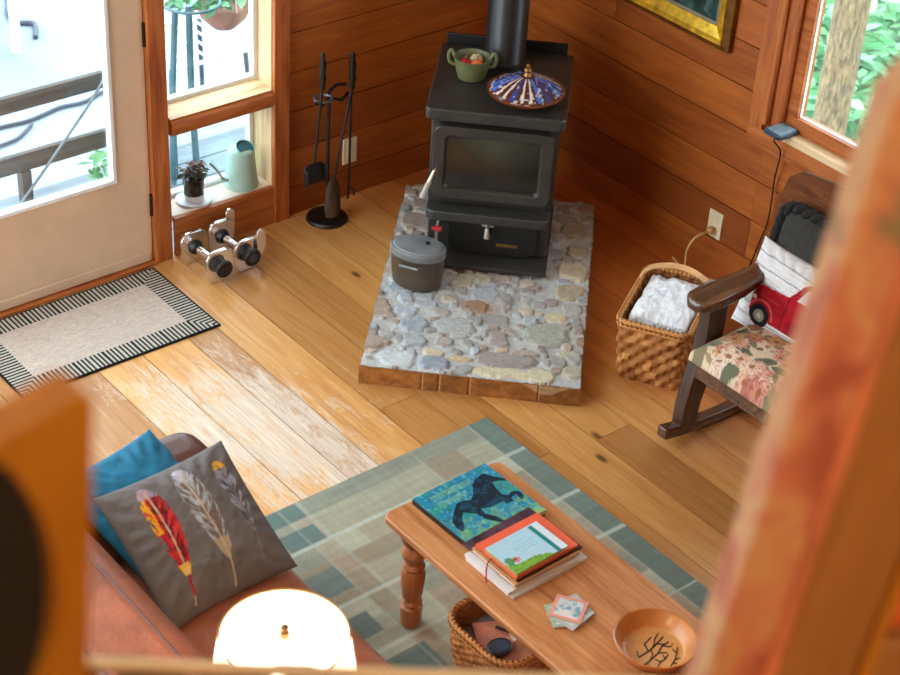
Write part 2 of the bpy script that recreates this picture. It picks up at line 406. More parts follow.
# window in the right wall
w2 = bpy.data.objects.new('window_2', None); COL.objects.link(w2); struct(w2)
YA, YB, ZB, ZT = -1.475, -2.95, 0.70, 2.02
bx('casing', 'trim_z', w2, -0.022, 0.0, -1.372, -1.305, 0.672, 2.1, bevel=0.003)
bx('casing', 'trim_z', w2, -0.022, 0.0, -3.06, -2.99, 0.672, 2.1, bevel=0.003)
bx('jamb_stop', 'trim_z', w2, -0.034, 0.10, -1.398, -1.373, 0.70, 2.06, bevel=0.004)
bx('jamb', 'trim_z', w2, -0.012, 0.12, -1.440, -1.398, 0.70, 2.06, bevel=0.003)
bx('jamb', 'trim_z', w2, -0.012, 0.12, -2.99, -2.95, 0.70, 2.06, bevel=0.003)
bx('apron', 'trim_y', w2, -0.020, 0.001, -3.05, -1.306, 0.60, 0.672, bevel=0.003)
bx('sill', 'pale_y', w2, -0.026, 0.12, -2.99, -1.44, 0.672, 0.700, bevel=0.004)
bx('head', 'trim_y', w2, -0.022, 0.12, -3.02, -1.33, 2.06, 2.12)
f = MB(); q = 0.045
f.box(0.02, 0.07, -2.95, YA + 0.035, 0.700, 0.755).box(0.02, 0.07, -2.95, YA + 0.035, 2.0, 2.06).box(0.02, 0.07, YA - 0.012, YA + 0.035, 0.755, 2.0).box(0.02, 0.07, -2.95, -2.905, 0.755, 2.0)
s = f.build('sash', 'trim_y', w2, bevel=0.004)
f = MB(); f.box(0.038, 0.05, -2.905, YA - 0.012, 0.755, 0.757).box(0.038, 0.05, YA - 0.0140, YA - 0.012, 0.757, 2.0)
f.build('glazing_bead', 'white_trim', s, bevel=0.002)
MB().box(0.042, 0.046, -2.905, YA - 0.02, 0.755, 2.0).build('pane', 'pane_glass', s, smooth=False)

# ------------------------------------------------------------------ outdoors
m = MB(); m.box(-40, 1.0, 0.5, 60, -0.60, -0.45); struct(m.build('ground', 'patio', smooth=False))
m = MB()
for k in range(6): m.box(-4.5, 0.4, 0.18 + 0.15 * k, 0.18 + 0.15 * k + 0.143, -0.25, -0.22)
m.box(-4.5, 0.4, 0.18, 1.07, -0.45, -0.25); struct(m.build('deck', 'deck_board', smooth=False))
rl = thing('deck_railing', 'weathered grey timber rail with two beams outside the glazed door', 'railing', (-1.24, 1.0, -0.22))
def wb(name, mat, par, *d, bevel=0.003):
    L = par.location; return MB().box(d[0] - L.x, d[1] - L.x, d[2] - L.y, d[3] - L.y, d[4] - L.z, d[5] - L.z).build(name, mat, par, bevel=bevel)
wb('beam', 'weathered', rl, -4.2, -1.2, 0.985, 1.012, 0.212, 0.284)
wb('beam', 'weathered', rl, -4.2, -1.2, 0.985, 1.012, -0.066, 0.014)
wb('post', 'weathered', rl, -1.285, -1.205, 1.036, 1.10, -0.22, 0.284)
wb('post', 'weathered', rl, -1.800, -1.755, 0.975, 1.025, -0.22, -0.066)
wb('post', 'weathered', rl, -3.0, -2.92, 1.036, 1.10, -0.22, 0.284)
o = MB().tube([(-1.388, 0.955, 0.29), (-1.50, 0.95, 0.16), (-1.68, 0.947, -0.03), (-1.86, 0.944, -0.214)], 0.006, 8).build('rope', 'rope_grey')
tag(o, 'thin grey rope slanting down from the timber rail to the deck', 'rope')
t = thing('patio_table', 'white metal patio table, its leg standing on the bright patio beyond the rail', 'table', (-0.93, 2.74, -0.45))
for (a, b) in ((0, 0), (-0.75, 0.1), (0.1, 0.75), (-0.65, 0.85)):
    MB().tube([(a, b, 0), (a, b, 0.70)], 0.026, 12).build('leg', 'white_metal', t)
MB().lathe([(0.0, 0.70), (0.6, 0.70), (0.61, 0.715), (0.6, 0.73), (0, 0.73)], 40, (-0.33, 0.43, 0)).build('tabletop', 'white_metal', t)
def hose(pts, r, label):
    tag(MB().tube(pts, r, 8).build('hose_and_shadow', 'hose_grey'), label, 'hose')
def sm(pts, n=8):
    out = []
    P = [Vector(p) for p in pts]; P = [P[0] * 2 - P[1]] + P + [P[-1] * 2 - P[-2]]
    for i in range(1, len(P) - 2):
        for k in range(n):
            t = k / n; a, b, c, d = P[i - 1:i + 3]
            out.append(0.5 * ((2 * b) + (c - a) * t + (2 * a - 5 * b + 4 * c - d) * t * t + (3 * b - a - 3 * c + d) * t ** 3))
    out.append(P[-2]); return out
hose(sm([(-0.62, 3.45, -0.437), (-0.70, 3.28, -0.437), (-0.76, 3.16, -0.437), (-0.78, 3.04, -0.437), (-0.71, 2.97, -0.437), (-0.78, 2.82, -0.437)]), 0.014, 'dark curved hose lying on the white patio behind the table leg')
hose(sm([(-1.60, 2.02, -0.437), (-1.39, 2.03, -0.437), (-1.24, 2.02, -0.437), (-1.06, 2.06, -0.437), (-0.93, 2.05, -0.437), (-0.77, 2.10, -0.437), (-0.5, 2.06, -0.437)]), 0.010, 'thin grey shadow line built as tube, winding along the patio between the two rail beams')  # shadow line on the patio, put in as a grey tube
hose(sm([(-1.6, 1.85, -0.437), (-1.47, 1.87, -0.437), (-1.37, 1.89, -0.437), (-1.25, 1.98, -0.437)]), 0.009, 'short shadow curve built as grey tube on the patio just behind the lower rail beam')  # curve of shade on the ground, likewise modelled as a tube
# leaves: small folded quads
def leaves(m, n, cen, rad, size, seed, droop=0.4, slots=(0,)):
    R = random.Random(seed)
    for _ in range(n):
        while True:
            p = Vector((R.uniform(-1, 1), R.uniform(-1, 1), R.uniform(-1, 1)))
            if p.length <= 1: break
        p = Vector((cen[0] + p.x * rad[0], cen[1] + p.y * rad[1], cen[2] + p.z * rad[2]))
        s = size * R.uniform(0.6, 1.3); a = R.uniform(0, 2 * PI)
        d = Vector((math.cos(a), math.sin(a), R.uniform(-droop, droop * 0.6))).normalized()
        w = d.cross(Vector((R.uniform(-.5, .5), R.uniform(-.5, .5), 1))).normalized(); nn = w.cross(d)
        m.slot = R.choice(slots)
        m.add([p, p + d * s * 0.35 + w * s * 0.26 + nn * s * 0.05, p + d * s * 0.7 + w * s * 0.2 + nn * s * 0.03, p + d * s - nn * s * 0.08, p + d * s * 0.7 - w * s * 0.2 + nn * s * 0.03, p + d * s * 0.35 - w * s * 0.26 + nn * s * 0.05, p + d * s * 0.5 - nn * s * 0.03],
              [(0, 6, 1), (1, 6, 2), (2, 6, 3), (3, 6, 4), (4, 6, 5), (5, 6, 0)])
    m.slot = 0
    return m
sh = thing('shrub', 'small bright green shrub growing at the end of the rail by the deck', 'shrub', (-1.42, 0.86, -0.22))
leaves(MB(), 130, (0.02, 0, 0.12), (0.15, 0.1, 0.12), 0.07, 5, slots=(0, 1)).build('foliage', ['leaf_bright', 'leaf_mid'], sh)
MB().tube([(0, 0, 0), (0.02, 0, 0.16)], 0.008, 6).build('stem', 'bark', sh)
st = thing('plant_stand', 'tall blue-grey metal plant stand outside the narrow window', 'plant stand', (-1.05, 0.8, -0.22))
for (a, b, c, d, rr) in ((-0.135, 0, -0.10, 0.0, 0.014), (-0.085, 0.05, -0.075, 0.05, 0.005), (-0.015, 0, -0.035, 0.0, 0.015)  ):
    MB().tube(sm([(a, b, 0), ((a + c) / 2 - 0.008, (b + d) / 2, 0.4), (c, d, 0.80)]), rr, 10).build('leg', 'stand_blue', st)
MB().tube([(0.0 + 0.12 * math.cos(x), 0.04 + 0.12 * math.sin(x), 0.795) for x in np.linspace(0, 2 * PI, 30)], 0.006, 8).build('ring', 'stand_blue', st)
pb = thing('planter_bowl', 'pinkish clay bowl of green leaves hanging outside the narrow window', 'planter', (-0.79, 1.00, 0.34))
MB().lathe([(0, 0), (0.05, 0.0), (0.10, 0.05), (0.125, 0.11), (0.13, 0.115), (0.12, 0.11), (0.09, 0.07), (0, 0.07)], 30).build('bowl', 'terracotta', pb)
leaves(MB(), 170, (-0.09, 0, 0.19), (0.20, 0.14, 0.09), 0.07, 8, slots=(0, 1)).build('foliage', ['leaf_bright', 'leaf_mid'], pb)
for a in (0.4, 2.5, 4.6):
    MB().tube([(0.128 * math.cos(a), 0.128 * math.sin(a), 0.11), (0, 0, 0.8)], 0.003, 6).build('hanging_wire', 'white_metal', pb)
gc = thing('garden_chair', 'white wire garden chair with crossing bars seen through the narrow window', 'chair', (-0.62, 1.6, -0.45))
for (a, b) in ((-0.2, -0.2), (0.2, -0.2), (-0.2, 0.2), (0.2, 0.2)):
    MB().tube([(a * 1.15, b * 1.15, 0), (a, b, 0.42)], 0.012, 8).build('leg', 'hose_grey', gc)
s_ = MB()
for k in range(9):
    x = -0.22 + 0.055 * k; s_.tube([(x, -0.22, 0.43), (x, 0.22, 0.43)], 0.006, 6)
s_.tube([(-0.22, -0.22, 0.43), (0.22, -0.22, 0.43), (0.22, 0.22, 0.43), (-0.22, 0.22, 0.43), (-0.22, -0.22, 0.43)], 0.01, 6)
s_.build('seat', 'white_metal', gc)
s_ = MB().tube(sm([(-0.2, 0.22, 0.43), (-0.2, 0.26, 0.75), (0, 0.28, 0.88), (0.2, 0.26, 0.75), (0.2, 0.22, 0.43)]), 0.012, 8)
for k in range(5): s_.tube([(-0.15 + 0.075 * k, 0.225, 0.43), (-0.15 + 0.075 * k, 0.272, 0.80)], 0.005, 6)
s_.build('backrest', 'white_metal', gc)

m = MB(); P = np.zeros((30, 30, 3))
for j in range(30):
    for i in range(30):
        x = 1.2 + i * 0.5; y = -9 + j * 0.9
        P[j, i] = (x, y, -3.2 + max(0, x - 4.2) * 0.30 + 0.25 * math.sin(x * 1.3 + y * 0.9) + 0.15 * math.sin(y * 2.3))
m.grid(P); struct(m.build('hillside', 'hill'))
tr = thing('tree', 'brown-barked tree trunk standing outside the right-hand window', 'tree', (3.0, 0.55, -3.2))
MB().tube(sm([(0.0, -0.02, -0.1), (0, 0.0, 1.65), (0.02, 0.02, 2.9), (0.0, 0.02, 4.2), (-0.05, 0.0, 6.2)]), [0.13] * 4 + [0.10] * 29, 24).build('trunk', 'bark', tr)
o = MB(); leaves(o, 3600, (4.9, 1.6, -1.7), (1.3, 2.2, 1.6), 0.15, 21, slots=(0, 0, 1, 1, 2)); leaves(o, 300, (3.2, -0.35, -1.6), (0.5, 0.5, 0.6), 0.12, 23, slots=(0, 1))
tag(o.build('undergrowth', ['leaf_bright', 'leaf_mid', 'leaf_dark']), 'mass of green woodland leaves behind the tree trunk outside', 'foliage', kind='stuff')
sp = thing('sapling', 'young tree with large pale green leaves beside the window', 'sapling', (2.0, -0.62, -3.2))
MB().tube(sm([(0.0, -0.1, -0.1), (0.02, -0.05, 1.8), (0.0, 0.0, 3.8)]), 0.012, 8).build('stem', 'bark', sp)
leaves(leaves(MB(), 60, (0, -0.02, 3.68), (0.25, 0.20, 0.24), 0.15, 31, droop=0.7), 60, (0, -0.55, 3.2), (0.35, 0.40, 0.6), 0.17, 33, droop=0.7).build('foliage', ['leaf_bright'], sp)
# ------------------------------------------------------------------ materials for the things
painted('stone_paint', 0.85, 0.3, bump=0.5, bscale=90, var=0.14)
painted('brick_paint', 0.8, 0.3, bump=0.5, bscale=60, var=0.2)
painted('cloth_paint', 0.9, 0.2, bump=0.3, bscale=260, var=0.07)
painted('rug_paint', 0.95, 0.1, bump=0.5, bscale=300, var=0.12)
painted('card_paint', 0.45, 0.4, bump=0.0, var=0.03)
painted('glaze_paint', 0.22, 0.6, bump=0.15, bscale=90, var=0.08)
painted('wicker_paint', 0.6, 0.4, bump=0.4, bscale=160, var=0.18)
painted('feather_paint', 0.75, 0.25, bump=0.12, bscale=240, var=0.05)
plain('stove_black', (46, 45, 42), 0.42, var=0.15, scale=20, bump=0.15, bscale=160, spec=0.5)
plain('stove_door', (50, 47, 42), 0.38, var=0.12, scale=18)
plain('stove_dark', (16, 16, 16), 0.5, var=0.1)
plain('flue_black', (26, 28, 30), 0.38, var=0.15, scale=9, stretch=(1, 1, 0.2))
plain('chrome', (232, 232, 234), 0.2, metal=1.0, var=0.02)
plain('silver_spring', (200, 200, 190), 0.3, metal=0.7, var=0.05)
plain('brass', (150, 110, 60), 0.35, metal=0.8)
plain('red_plastic', (180, 40, 50), 0.4)
plain('black_rubber', (22, 22, 23), 0.45, var=0.1)
plain('iron_black', (20, 18, 17), 0.45, var=0.2, scale=40)
plain('brush_bristle', (62, 46, 32), 0.9, var=0.4, scale=60, stretch=(1, 1, 0.15))
plain('pot_enamel', (74, 62, 48), 0.38, var=0.12, scale=12)
plain('pot_lid', (112, 116, 118), 0.34, var=0.15, scale=10)
plain('sage_glaze', (100, 104, 66), 0.45, var=0.12, scale=16)
plain('apple_red', (160, 34, 44), 0.35, var=0.3, scale=20)
plain('peach', (222, 112, 62), 0.5, var=0.15, scale=20)
plain('garlic', (206, 190, 150), 0.5, var=0.12, scale=20)
plain('outlet_ivory', (222, 206, 170), 0.4, var=0.03)
plain('cord_beige', (196, 164, 110), 0.5)
plain('cord_black', (22, 18, 16), 0.5)
plain('gold_leaf', (226, 172, 50), 0.34, metal=0.6, var=0.2, scale=24)
plain('gold_dark', (112, 74, 20), 0.4, metal=0.4, var=0.2, scale=24)
plain('pot_glass_dark', (40, 34, 30), 0.25, var=0.25, scale=30)
plain('ceramic_white', (214, 220, 226), 0.3, var=0.03)
plain('mint_metal', (168, 204, 192), 0.4, var=0.04)
plain('teal_inside', (44, 104, 116), 0.5)
plain('plant_leaf', (64, 66, 46), 0.5, var=0.4, scale=40)
plain('plant_red', (104, 70, 58), 0.55, var=0.3, scale=60)
k = NT('stove_glass', 0.12, 0, 0.6)
d = k.vmul(k.vadd(k.obj(), (0, 0, -0.51)), (1, 1, 1.35)); xx = k.sep(d)
rr = k.math('SQRT', k.math('ADD', k.math('MULTIPLY', xx[0], xx[0]), k.math('MULTIPLY', xx[2], xx[2])))
rr = k.math('ADD', rr, k.math('MULTIPLY', k.noise(k.obj(), 14, 3), 0.10))
k.color(k.ramp(rr, [(0.06, (62, 64, 50)), (0.16, (40, 36, 28)), (0.24, (24, 20, 17))])); M['stove_glass'] = k.m

def uw(u, w, z=0.0): return Vector(((u - w) / S2, (-u - w) / S2, z))

# ------------------------------------------------------------------ stone hearth
HU, HW, HH = 0.017, 1.235, 0.075
th = thing('stone_hearth', 'raised mortared fieldstone hearth pad beneath the black wood stove', 'hearth', uw(HU, HW), -PI / 4)
nu, nv = 210, 340; hx, hy = 0.38, 0.635
U, V = np.meshgrid(np.linspace(-hx, hx, nu), np.linspace(-hy, hy, nv))       # local x = u-HU, local y = HW-w (front is -y)
import math as _m
known = [(-.233,-.352,.060,.048,(126,136,148)),(-.087,-.35,.075,.056,(150,152,148)),(-.215,-.46,.048,.045,(140,148,152)),(-.13,-.517,.042,.028,(186,166,124)),(-.11,-.45,.032,.022,(140,130,118)),(-.275,-.455,.024,.026,(120,112,110)),(-.265,-.575,.06,.045,(178,184,186)),(-.13,-.59,.062,.042,(112,122,138)),(-.047,-.545,.028,.022,(180,152,104)),(.105,-.53,.118,.040,(122,108,96)),(.11,-.605,.115,.030,(190,176,130)),(.245,-.60,.042,.042,(186,176,130)),(.29,-.50,.036,.036,(130,124,112)),(.245,-.335,.092,.076,(138,138,120)),(.075,-.395,.032,.034,(132,118,104)),(.378,-.36,.022,.03,(134,104,70)),(.28,-.22,.042,.030,(190,172,122)),(.17,-.20,.024,.022,(180,158,122)),(.235,-.435,.017,.02,(116,92,76)),(.095,-.455,.02,.018,(190,166,112)),(.175,-.48,.042,.018,(142,120,98)),(.31,-.455,.022,.03,(176,164,128)),(.35,-.56,.042,.036,(150,140,110)),(.35,-.46,.036,.04,(150,146,130)),(-.02,-.2,.05,.05,(140,112,80)),(.06,-.27,.055,.04,(126,118,108)),(-.27,-.27,.05,.03,(150,160,170)),(-.30,-.12,.05,.045,(140,150,160)),(-.2,-.22,.05,.028,(150,156,160)),(-.14,-.26,.024,.03,(150,140,130)),(-.31,.06,.045,.06,(140,136,134)),(-.33,.2,.04,.05,(150,140,132)),(-.30,.36,.06,.06,(140,120,104)),(.32,-.05,.05,.05,(156,136,96)),(.315,.1,.055,.06,(164,142,96)),(.32,.25,.05,.05,(160,138,92)),(.31,.40,.055,.06,(150,130,90)),(-.02,-.45,.022,.02,(120,104,90)),(.03,-.47,.018,.014,(134,96,66)),(.02,-.36,.018,.03,(160,160,150)),(-.06,-.41,.03,.012,(150,146,140))]
R = random.Random(4); st = [list(s) for s in known]
tries = 0
while len(st) < 240 and tries < 9000:
    tries += 1; a = R.uniform(.012, .05); b = a * R.uniform(.6, 1.1); x = R.uniform(-hx, hx); y = R.uniform(-hy, hy)
    if all(((x - s[0]) / (s[2] + a)) ** 2 + ((y - s[1]) / (s[3] + b)) ** 2 > 0.84 for s in st):
        st.append([x, y, a, b, R.choice([(132, 128, 122), (150, 146, 138), (168, 152, 120), (126, 110, 96), (146, 154, 160), (140, 112, 84)])])
wx = (fbm(U * 14 + 40, V * 14 + 40, 3) - .5) * .05; wy = (fbm(U * 14 + 90, V * 14 + 90, 5) - .5) * .05
best = np.full(U.shape, 9.0); C = np.ones(U.shape + (3,)) * linA((176, 178, 176)); mort = fbm(U * 40 + 30, V * 40 + 30, 9)
C *= (0.82 + 0.4 * mort)[..., None]; Z = HH - 0.006 + 0.004 * mort
for (x, y, a, b, c) in st:
    dx = (U + wx - x) / a; dy = (V + wy - y) / b
    e = (np.abs(dx) ** 2.8 + np.abs(dy) ** 2.8) ** (1 / 2.8); g = e < np.minimum(best, 1.0)
    tex = 0.80 + 0.42 * fbm(U * 50 + x * 99, V * 50 + y * 77, 13); hgt = R.uniform(.004, .012)
    C[g] = ((linA(c) * .72 + linA((160, 162, 162)) * .42) * tex[..., None])[g]
    Z = np.where(g, HH - 0.006 + hgt * np.clip((1 - e) * 6, 0, 1) + 0.005 * tex, Z); best = np.minimum(best, e)
warm = np.clip(1 - ((U + .0) ** 2 / .01 + (V + .20) ** 2 / .003), 0, 1)         # warm brown patch by the pot
C = C * (1 - 0.6 * warm[..., None]) + linA((150, 100, 60)) * 0.6 * warm[..., None]
Xe = U + np.where(np.abs(U) > hx - .002, (fbm(V * 30 + 7, V * 0 + 3, 8) - .5) * .012 * np.sign(U), 0)
m = MB(); m.grid(np.stack([Xe, V, Z], -1), C)
m.cur = tuple(linA((128, 124, 116)))
rim = [(j, 0) for j in range(nv)] + [(nv - 1, i) for i in range(1, nu)] + [(j, nu - 1) for j in range(nv - 2, -1, -1)] + [(0, i) for i in range(nu - 2, 0, -1)]
top = [(Xe[j, i], V[j, i], Z[j, i]) for j, i in rim]; n = len(top)
m.add(top + [(p[0], p[1], 0.0) for p in top], [(i, (i + 1) % n, n + (i + 1) % n, n + i) for i in range(n)])
m.build('stone_top', 'stone_paint', th, weld=True, angle=60)
m = MB(); xs = [-.382, -.165, -.105, 0.0, .24, .382]
nx, nz = 220, 22; XX, ZZ = np.meshgrid(np.linspace(-.383, .383, nx), np.linspace(0, HH - .003, nz))
C = np.ones(XX.shape + (3,)) * linA((140, 88, 38)) * (0.55 + 0.9 * fbm(XX * 24 + 20, ZZ * 40 + 20, 2))[..., None]; D = 0.004 * fbm(XX * 30 + 5, ZZ * 30 + 5, 6)
for q, (a, b) in enumerate(zip(xs[:-1], xs[1:])):
    g = (XX >= a) & (XX < b); C[g] *= (1.1, .78, 1.0, 1.12, .8)[q]
for a in xs[1:-1]:
    g = np.abs(XX - a) < .003; C[g] = linA((196, 176, 140)); D[g] = -0.003
g = (XX > .16) & (ZZ > .055 - .02 * np.sin(XX * 30)) ; C[g] = C[g] * .5 + linA((196, 170, 130)) * .5
m.grid(np.stack([XX, -hy - 0.006 - D, ZZ], -1), C)
m.cur = tuple(linA((150, 96, 44))); m.box(-.383, .383, -hy - .004, -hy + .004, 0, HH - .006)
m.build('brick_edge', 'brick_paint', th, angle=60)

# ------------------------------------------------------------------ wood stove (local x = u, local y = away from the room)
SU, SW = 0.003, 0.93
ts = thing('wood_stove', 'black cast-iron wood stove with a glass door on the stone hearth', 'stove', uw(SU, SW, HH + 0.0105), -PI / 4 + 0.0)
B = HH + 0.0105                                    # heights below are above the floor, minus B
def sy(w): return SW - w
m = MB(); m.prism([(sy(1.205), 0), (sy(1.215), .004), (sy(1.215), .020), (sy(1.13), .034), (sy(.72), .034), (sy(.72), 0)], 'yz', -.232, .232); m.build('base_plate', 'stove_black', ts, bevel=.003)
m = MB(); m.box(-.226, .226, sy(1.125), sy(.74), .034, .30 - B); m.build('pedestal', 'stove_black', ts, bevel=.006)
m = MB(); pts = rrect(.335, .20, .05); m.prism([(x + .020, z + .135) for x, z in pts], 'xz', sy(1.148), sy(1.12)); ad = m.build('ash_drawer', 'stove_dark', ts, bevel=.004)
m = MB(); m.box(-.022, .022, sy(1.156), sy(1.147), .162, .192); m.tube([(0, sy(1.158), .172), (0, sy(1.175), .166), (0, sy(1.178), .128)], [.007, .008, .013], 10); m.build('latch', 'silver_spring', ad)
MB().box(.035, .115, sy(1.1505), sy(1.147), .078, .092).build('badge', 'brass', ad, bevel=.001)
m = MB(); m.box(-.230, .230, sy(1.15), sy(.68), .30 - B, .70 - B); m.build('firebox', 'stove_black', ts, bevel=.006)
lip = [(-.230, sy(1.15)), (-.230, sy(1.20)), (-.226, sy(1.215)), (-.215, sy(1.226)), (-.198, sy(1.230)), (.198, sy(1.230)), (.215, sy(1.226)), (.226, sy(1.215)), (.230, sy(1.20)), (.230, sy(1.15))]
MB().prism(lip, 'xy', .298 - B, .336 - B).build('ash_lip', 'stove_black', ts, bevel=.005)
m = MB(); outer = rrect(.440, .300, .034, 6); inner = rrect(.335, .205, .02, 6); N = len(outer); zc = .514 - B
inner = [(x, z + (.012 * (1 - (x / .17) ** 2) if z > 0 else 0)) for x, z in inner]; yf, yb, yi = sy(1.182), sy(1.15), sy(1.176)
vs = [(x, yb, z + zc) for x, z in outer] + [(x * .985, yf, z * .98 + zc) for x, z in outer] + [(x * 1.05, yf, z * 1.06 + zc) for x, z in inner] + [(x, sy(1.168), z + zc) for x, z in inner]
fs = [(a * N + i, a * N + (i + 1) % N, (a + 1) * N + (i + 1) % N, (a + 1) * N + i) for a in range(3) for i in range(N)]
m.add(vs, fs); dr = m.build('door', 'stove_door', ts, bevel=.003)
MB().prism([(x, z + zc) for x, z in rrect(.339, .232, .012, 6)], 'xz', sy(1.169), sy(1.155)).build('door_glass', 'stove_glass', dr, smooth=False)
hp = [(-.195, sy(1.185), .50 - B), (-.205, sy(1.21), .49 - B), (-.222, sy(1.235), .455 - B), (-.240, sy(1.255), .405 - B)]
hb = MB().tube(sm(hp[:3], 6), .006, 8).build('handle_rod', 'chrome', dr)
m = MB(); a, b = Vector(hp[2]), Vector(hp[3])
m.tube([a + (b - a) * (i / 160) + Vector((math.cos(i * 1.1) * .0075, math.sin(i * 1.1) * .0075, 0)) for i in range(161)], .0035, 6); m.tube([a, b], .006, 8)
m.build('spring_handle', 'silver_spring', dr)
m = MB(); tp = [(-.251, sy(1.19)), (-.238, sy(1.205)), (.238, sy(1.205)), (.251, sy(1.19)), (.251, sy(.655)), (-.251, sy(.655))]
m.prism(tp, 'xy', .692 - B, .738 - B); m.build('top_plate', 'stove_black', ts, bevel=.007, seg=3)
MB().box(-.235, .225, sy(.652), sy(.640), .66 - B, .778 - B).build('heat_shield', 'stove_dark', ts, bevel=.002)
m = MB(); m.lathe([(.090, .738 - B), (.090, .752 - B), (.079, .756 - B), (.0765, .76 - B), (.0765, 3.2), (.0765, 3.3)], 40, (-.005, sy(.765), 0)); m.build('flue_pipe', 'flue_black', ts)
m = MB(); m.tube([(-.185, sy(1.12), .240 - B), (-.185, sy(1.20), .240 - B), (-.185, sy(1.205), .185 - B)], .006, 8); dm = m.build('damper_lever', 'silver_spring', ts)
MB().tube([(-.203, sy(1.200), .246 - B), (-.167, sy(1.200), .246 - B)], .010, 10).build('damper_knob', 'red_plastic', dm)

# things standing on the stove
bz = 0.739
CBS = .84
cb = thing('ceramic_bowl', 'sage green two-handled ceramic bowl of fruit on the stove top', 'bowl', (-.735, -.578, bz))
m = MB(); m.lathe([(0, 0), (.052, 0), (.060, .004), (.068, .03), (.075, .07), (.080, .092), (.083, .098), (.079, .1), (.074, .094), (.068, .06), (.058, .014), (0, .012)], 40); m.build('body', 'sage_glaze', cb)
for s in (-1, 1):
    dx, dy = s * .707, -s * .707
    MB().tube(sm([(dx * .072, dy * .072, .055), (dx * .097, dy * .097, .066), (dx * .104, dy * .104, .10), (dx * .092, dy * .092, .122), (dx * .080, dy * .080, .098)], 6), .0085, 8).build('handle', 'sage_glaze', cb)
def fruit(name, label, mat, dx, dy, dz, r):
    t = thing(name, label, 'fruit', (-.735 + dx * CBS, -.578 + dy * CBS, bz + dz * CBS), group=None)
    r = r * CBS; m = MB(); pr = [(max(1e-6, r * math.sin(PI * j / 14) * (1 - .06 * (j > 11))), -r * math.cos(PI * j / 14) - (.006 if j == 14 else 0)) for j in range(15)]; m.lathe(pr, 20); m.build('flesh', mat, t)
    MB().tube([(0, 0, r - .008), (.003, 0, r + .012)], .002, 6).build('stalk', 'bark', t)
cb.scale = (CBS,) * 3
fruit('apple', 'red apple in the sage green bowl, at its left', 'apple_red', -.030, .012, .064, .030)
fruit('peach', 'orange peach at the front of the sage green bowl', 'peach', .002, -.030, .068, .028)
fruit('pear', 'pale cream fruit at the back right of the sage green bowl', 'garlic', .036, .016, .066, .030)
pr = [(0, 0)]
tg = thing('covered_dish', 'round covered dish with blue and white striped conical lid on the stove', 'dish', uw(.098, 1.065, bz))
MB().lathe([(0, 0), (.07, 0), (.11, .016), (.138, .034), (.142, .040), (.136, .041), (.1, .03), (0, .02)], 48).build('base', NT('dish_clay', .35).m if False else plain('dish_clay', (118, 62, 34), .35), tg)
ns, nr = 160, 26; A, T = np.meshgrid(np.linspace(0, 2 * PI, ns, endpoint=False), np.linspace(0, 1, nr))
Rr = .133 * (1 - T) + .014 * T; Zz = .040 + .056 * T ** .85 + .006 * np.sin(PI * T)
C = np.ones(A.shape + (3,)) * linA((86, 42, 24)); sec = A / (2 * PI) * 22; k_ = np.floor(sec).astype(int); fr = sec - k_
rc = np.random.default_rng(3).integers(0, 4, 40); wob = (fbm(A * 5, T * 9 + 3, 4) - .5)
pal = [(60, 110, 196), (214, 208, 200), (44, 66, 130), (96, 100, 176)]
for q in range(4):
    g = (rc[k_ % 40] == q) & (np.abs(fr - .5 + wob * .3) < (.34, .17, .30, .22)[q]) & (T < .9) & (T > .06); C[g] = linA(pal[q])
g = (fbm(A * 9 + 3, T * 14, 8) > .68) & (T < .85); C[g] = linA((190, 186, 180))
m = MB(); P = np.stack([Rr * np.cos(A), Rr * np.sin(A), Zz], -1); m.grid(P, C, wrap_u=True); ld = m.build('lid', 'glaze_paint', tg, angle=80)
MB().lathe([(.016, .094), (.012, .102), (.009, .108), (.015, .116), (.013, .124), (.006, .128), (.008, .134), (.002, .140), (0, .140)], 16).build('lid_knob', 'brass', ld)

# oval pot on the hearth
hz = HH + 0.0115
po = thing('oval_pot', 'dark oval lidded enamel pot on the left front of the hearth', 'pot', (-1.106, -.775, hz), -PI / 4 - .25)
SX, SY = .88, .62
m = MB(); m.lathe([(0, 0), (.098, 0), (.106, .008), (.112, .06), (.115, .128), (.118, .131), (.113, .131), (.108, .06), (.1, .012), (0, .012)], 44, sx=SX, sy=SY); m.build('body', 'pot_enamel', po)
m = MB(); m.lathe([(.119, .128), (.121, .140), (.121, .152), (.117, .158), (.108, .158), (.104, .162), (.09, .164), (0, .166)], 44, sx=SX, sy=SY); lid = m.build('lid', 'pot_lid', po)
MB().lathe([(0, .165), (.008, .165), (.008, .172), (0, .173)], 12, (.03, 0.015, 0)).build('rivet', 'stove_dark', lid)
for s in (-1, 1):
    ym = s * SY * .117
    m = MB(); m.tube([(-.035, ym, .112), (-.035, ym + s * .024, .118), (.035, ym + s * .024, .118), (.035, ym, .112)], .0055, 8); m.build('wire_handle', 'pot_lid' if s < 0 else 'stove_dark', po)
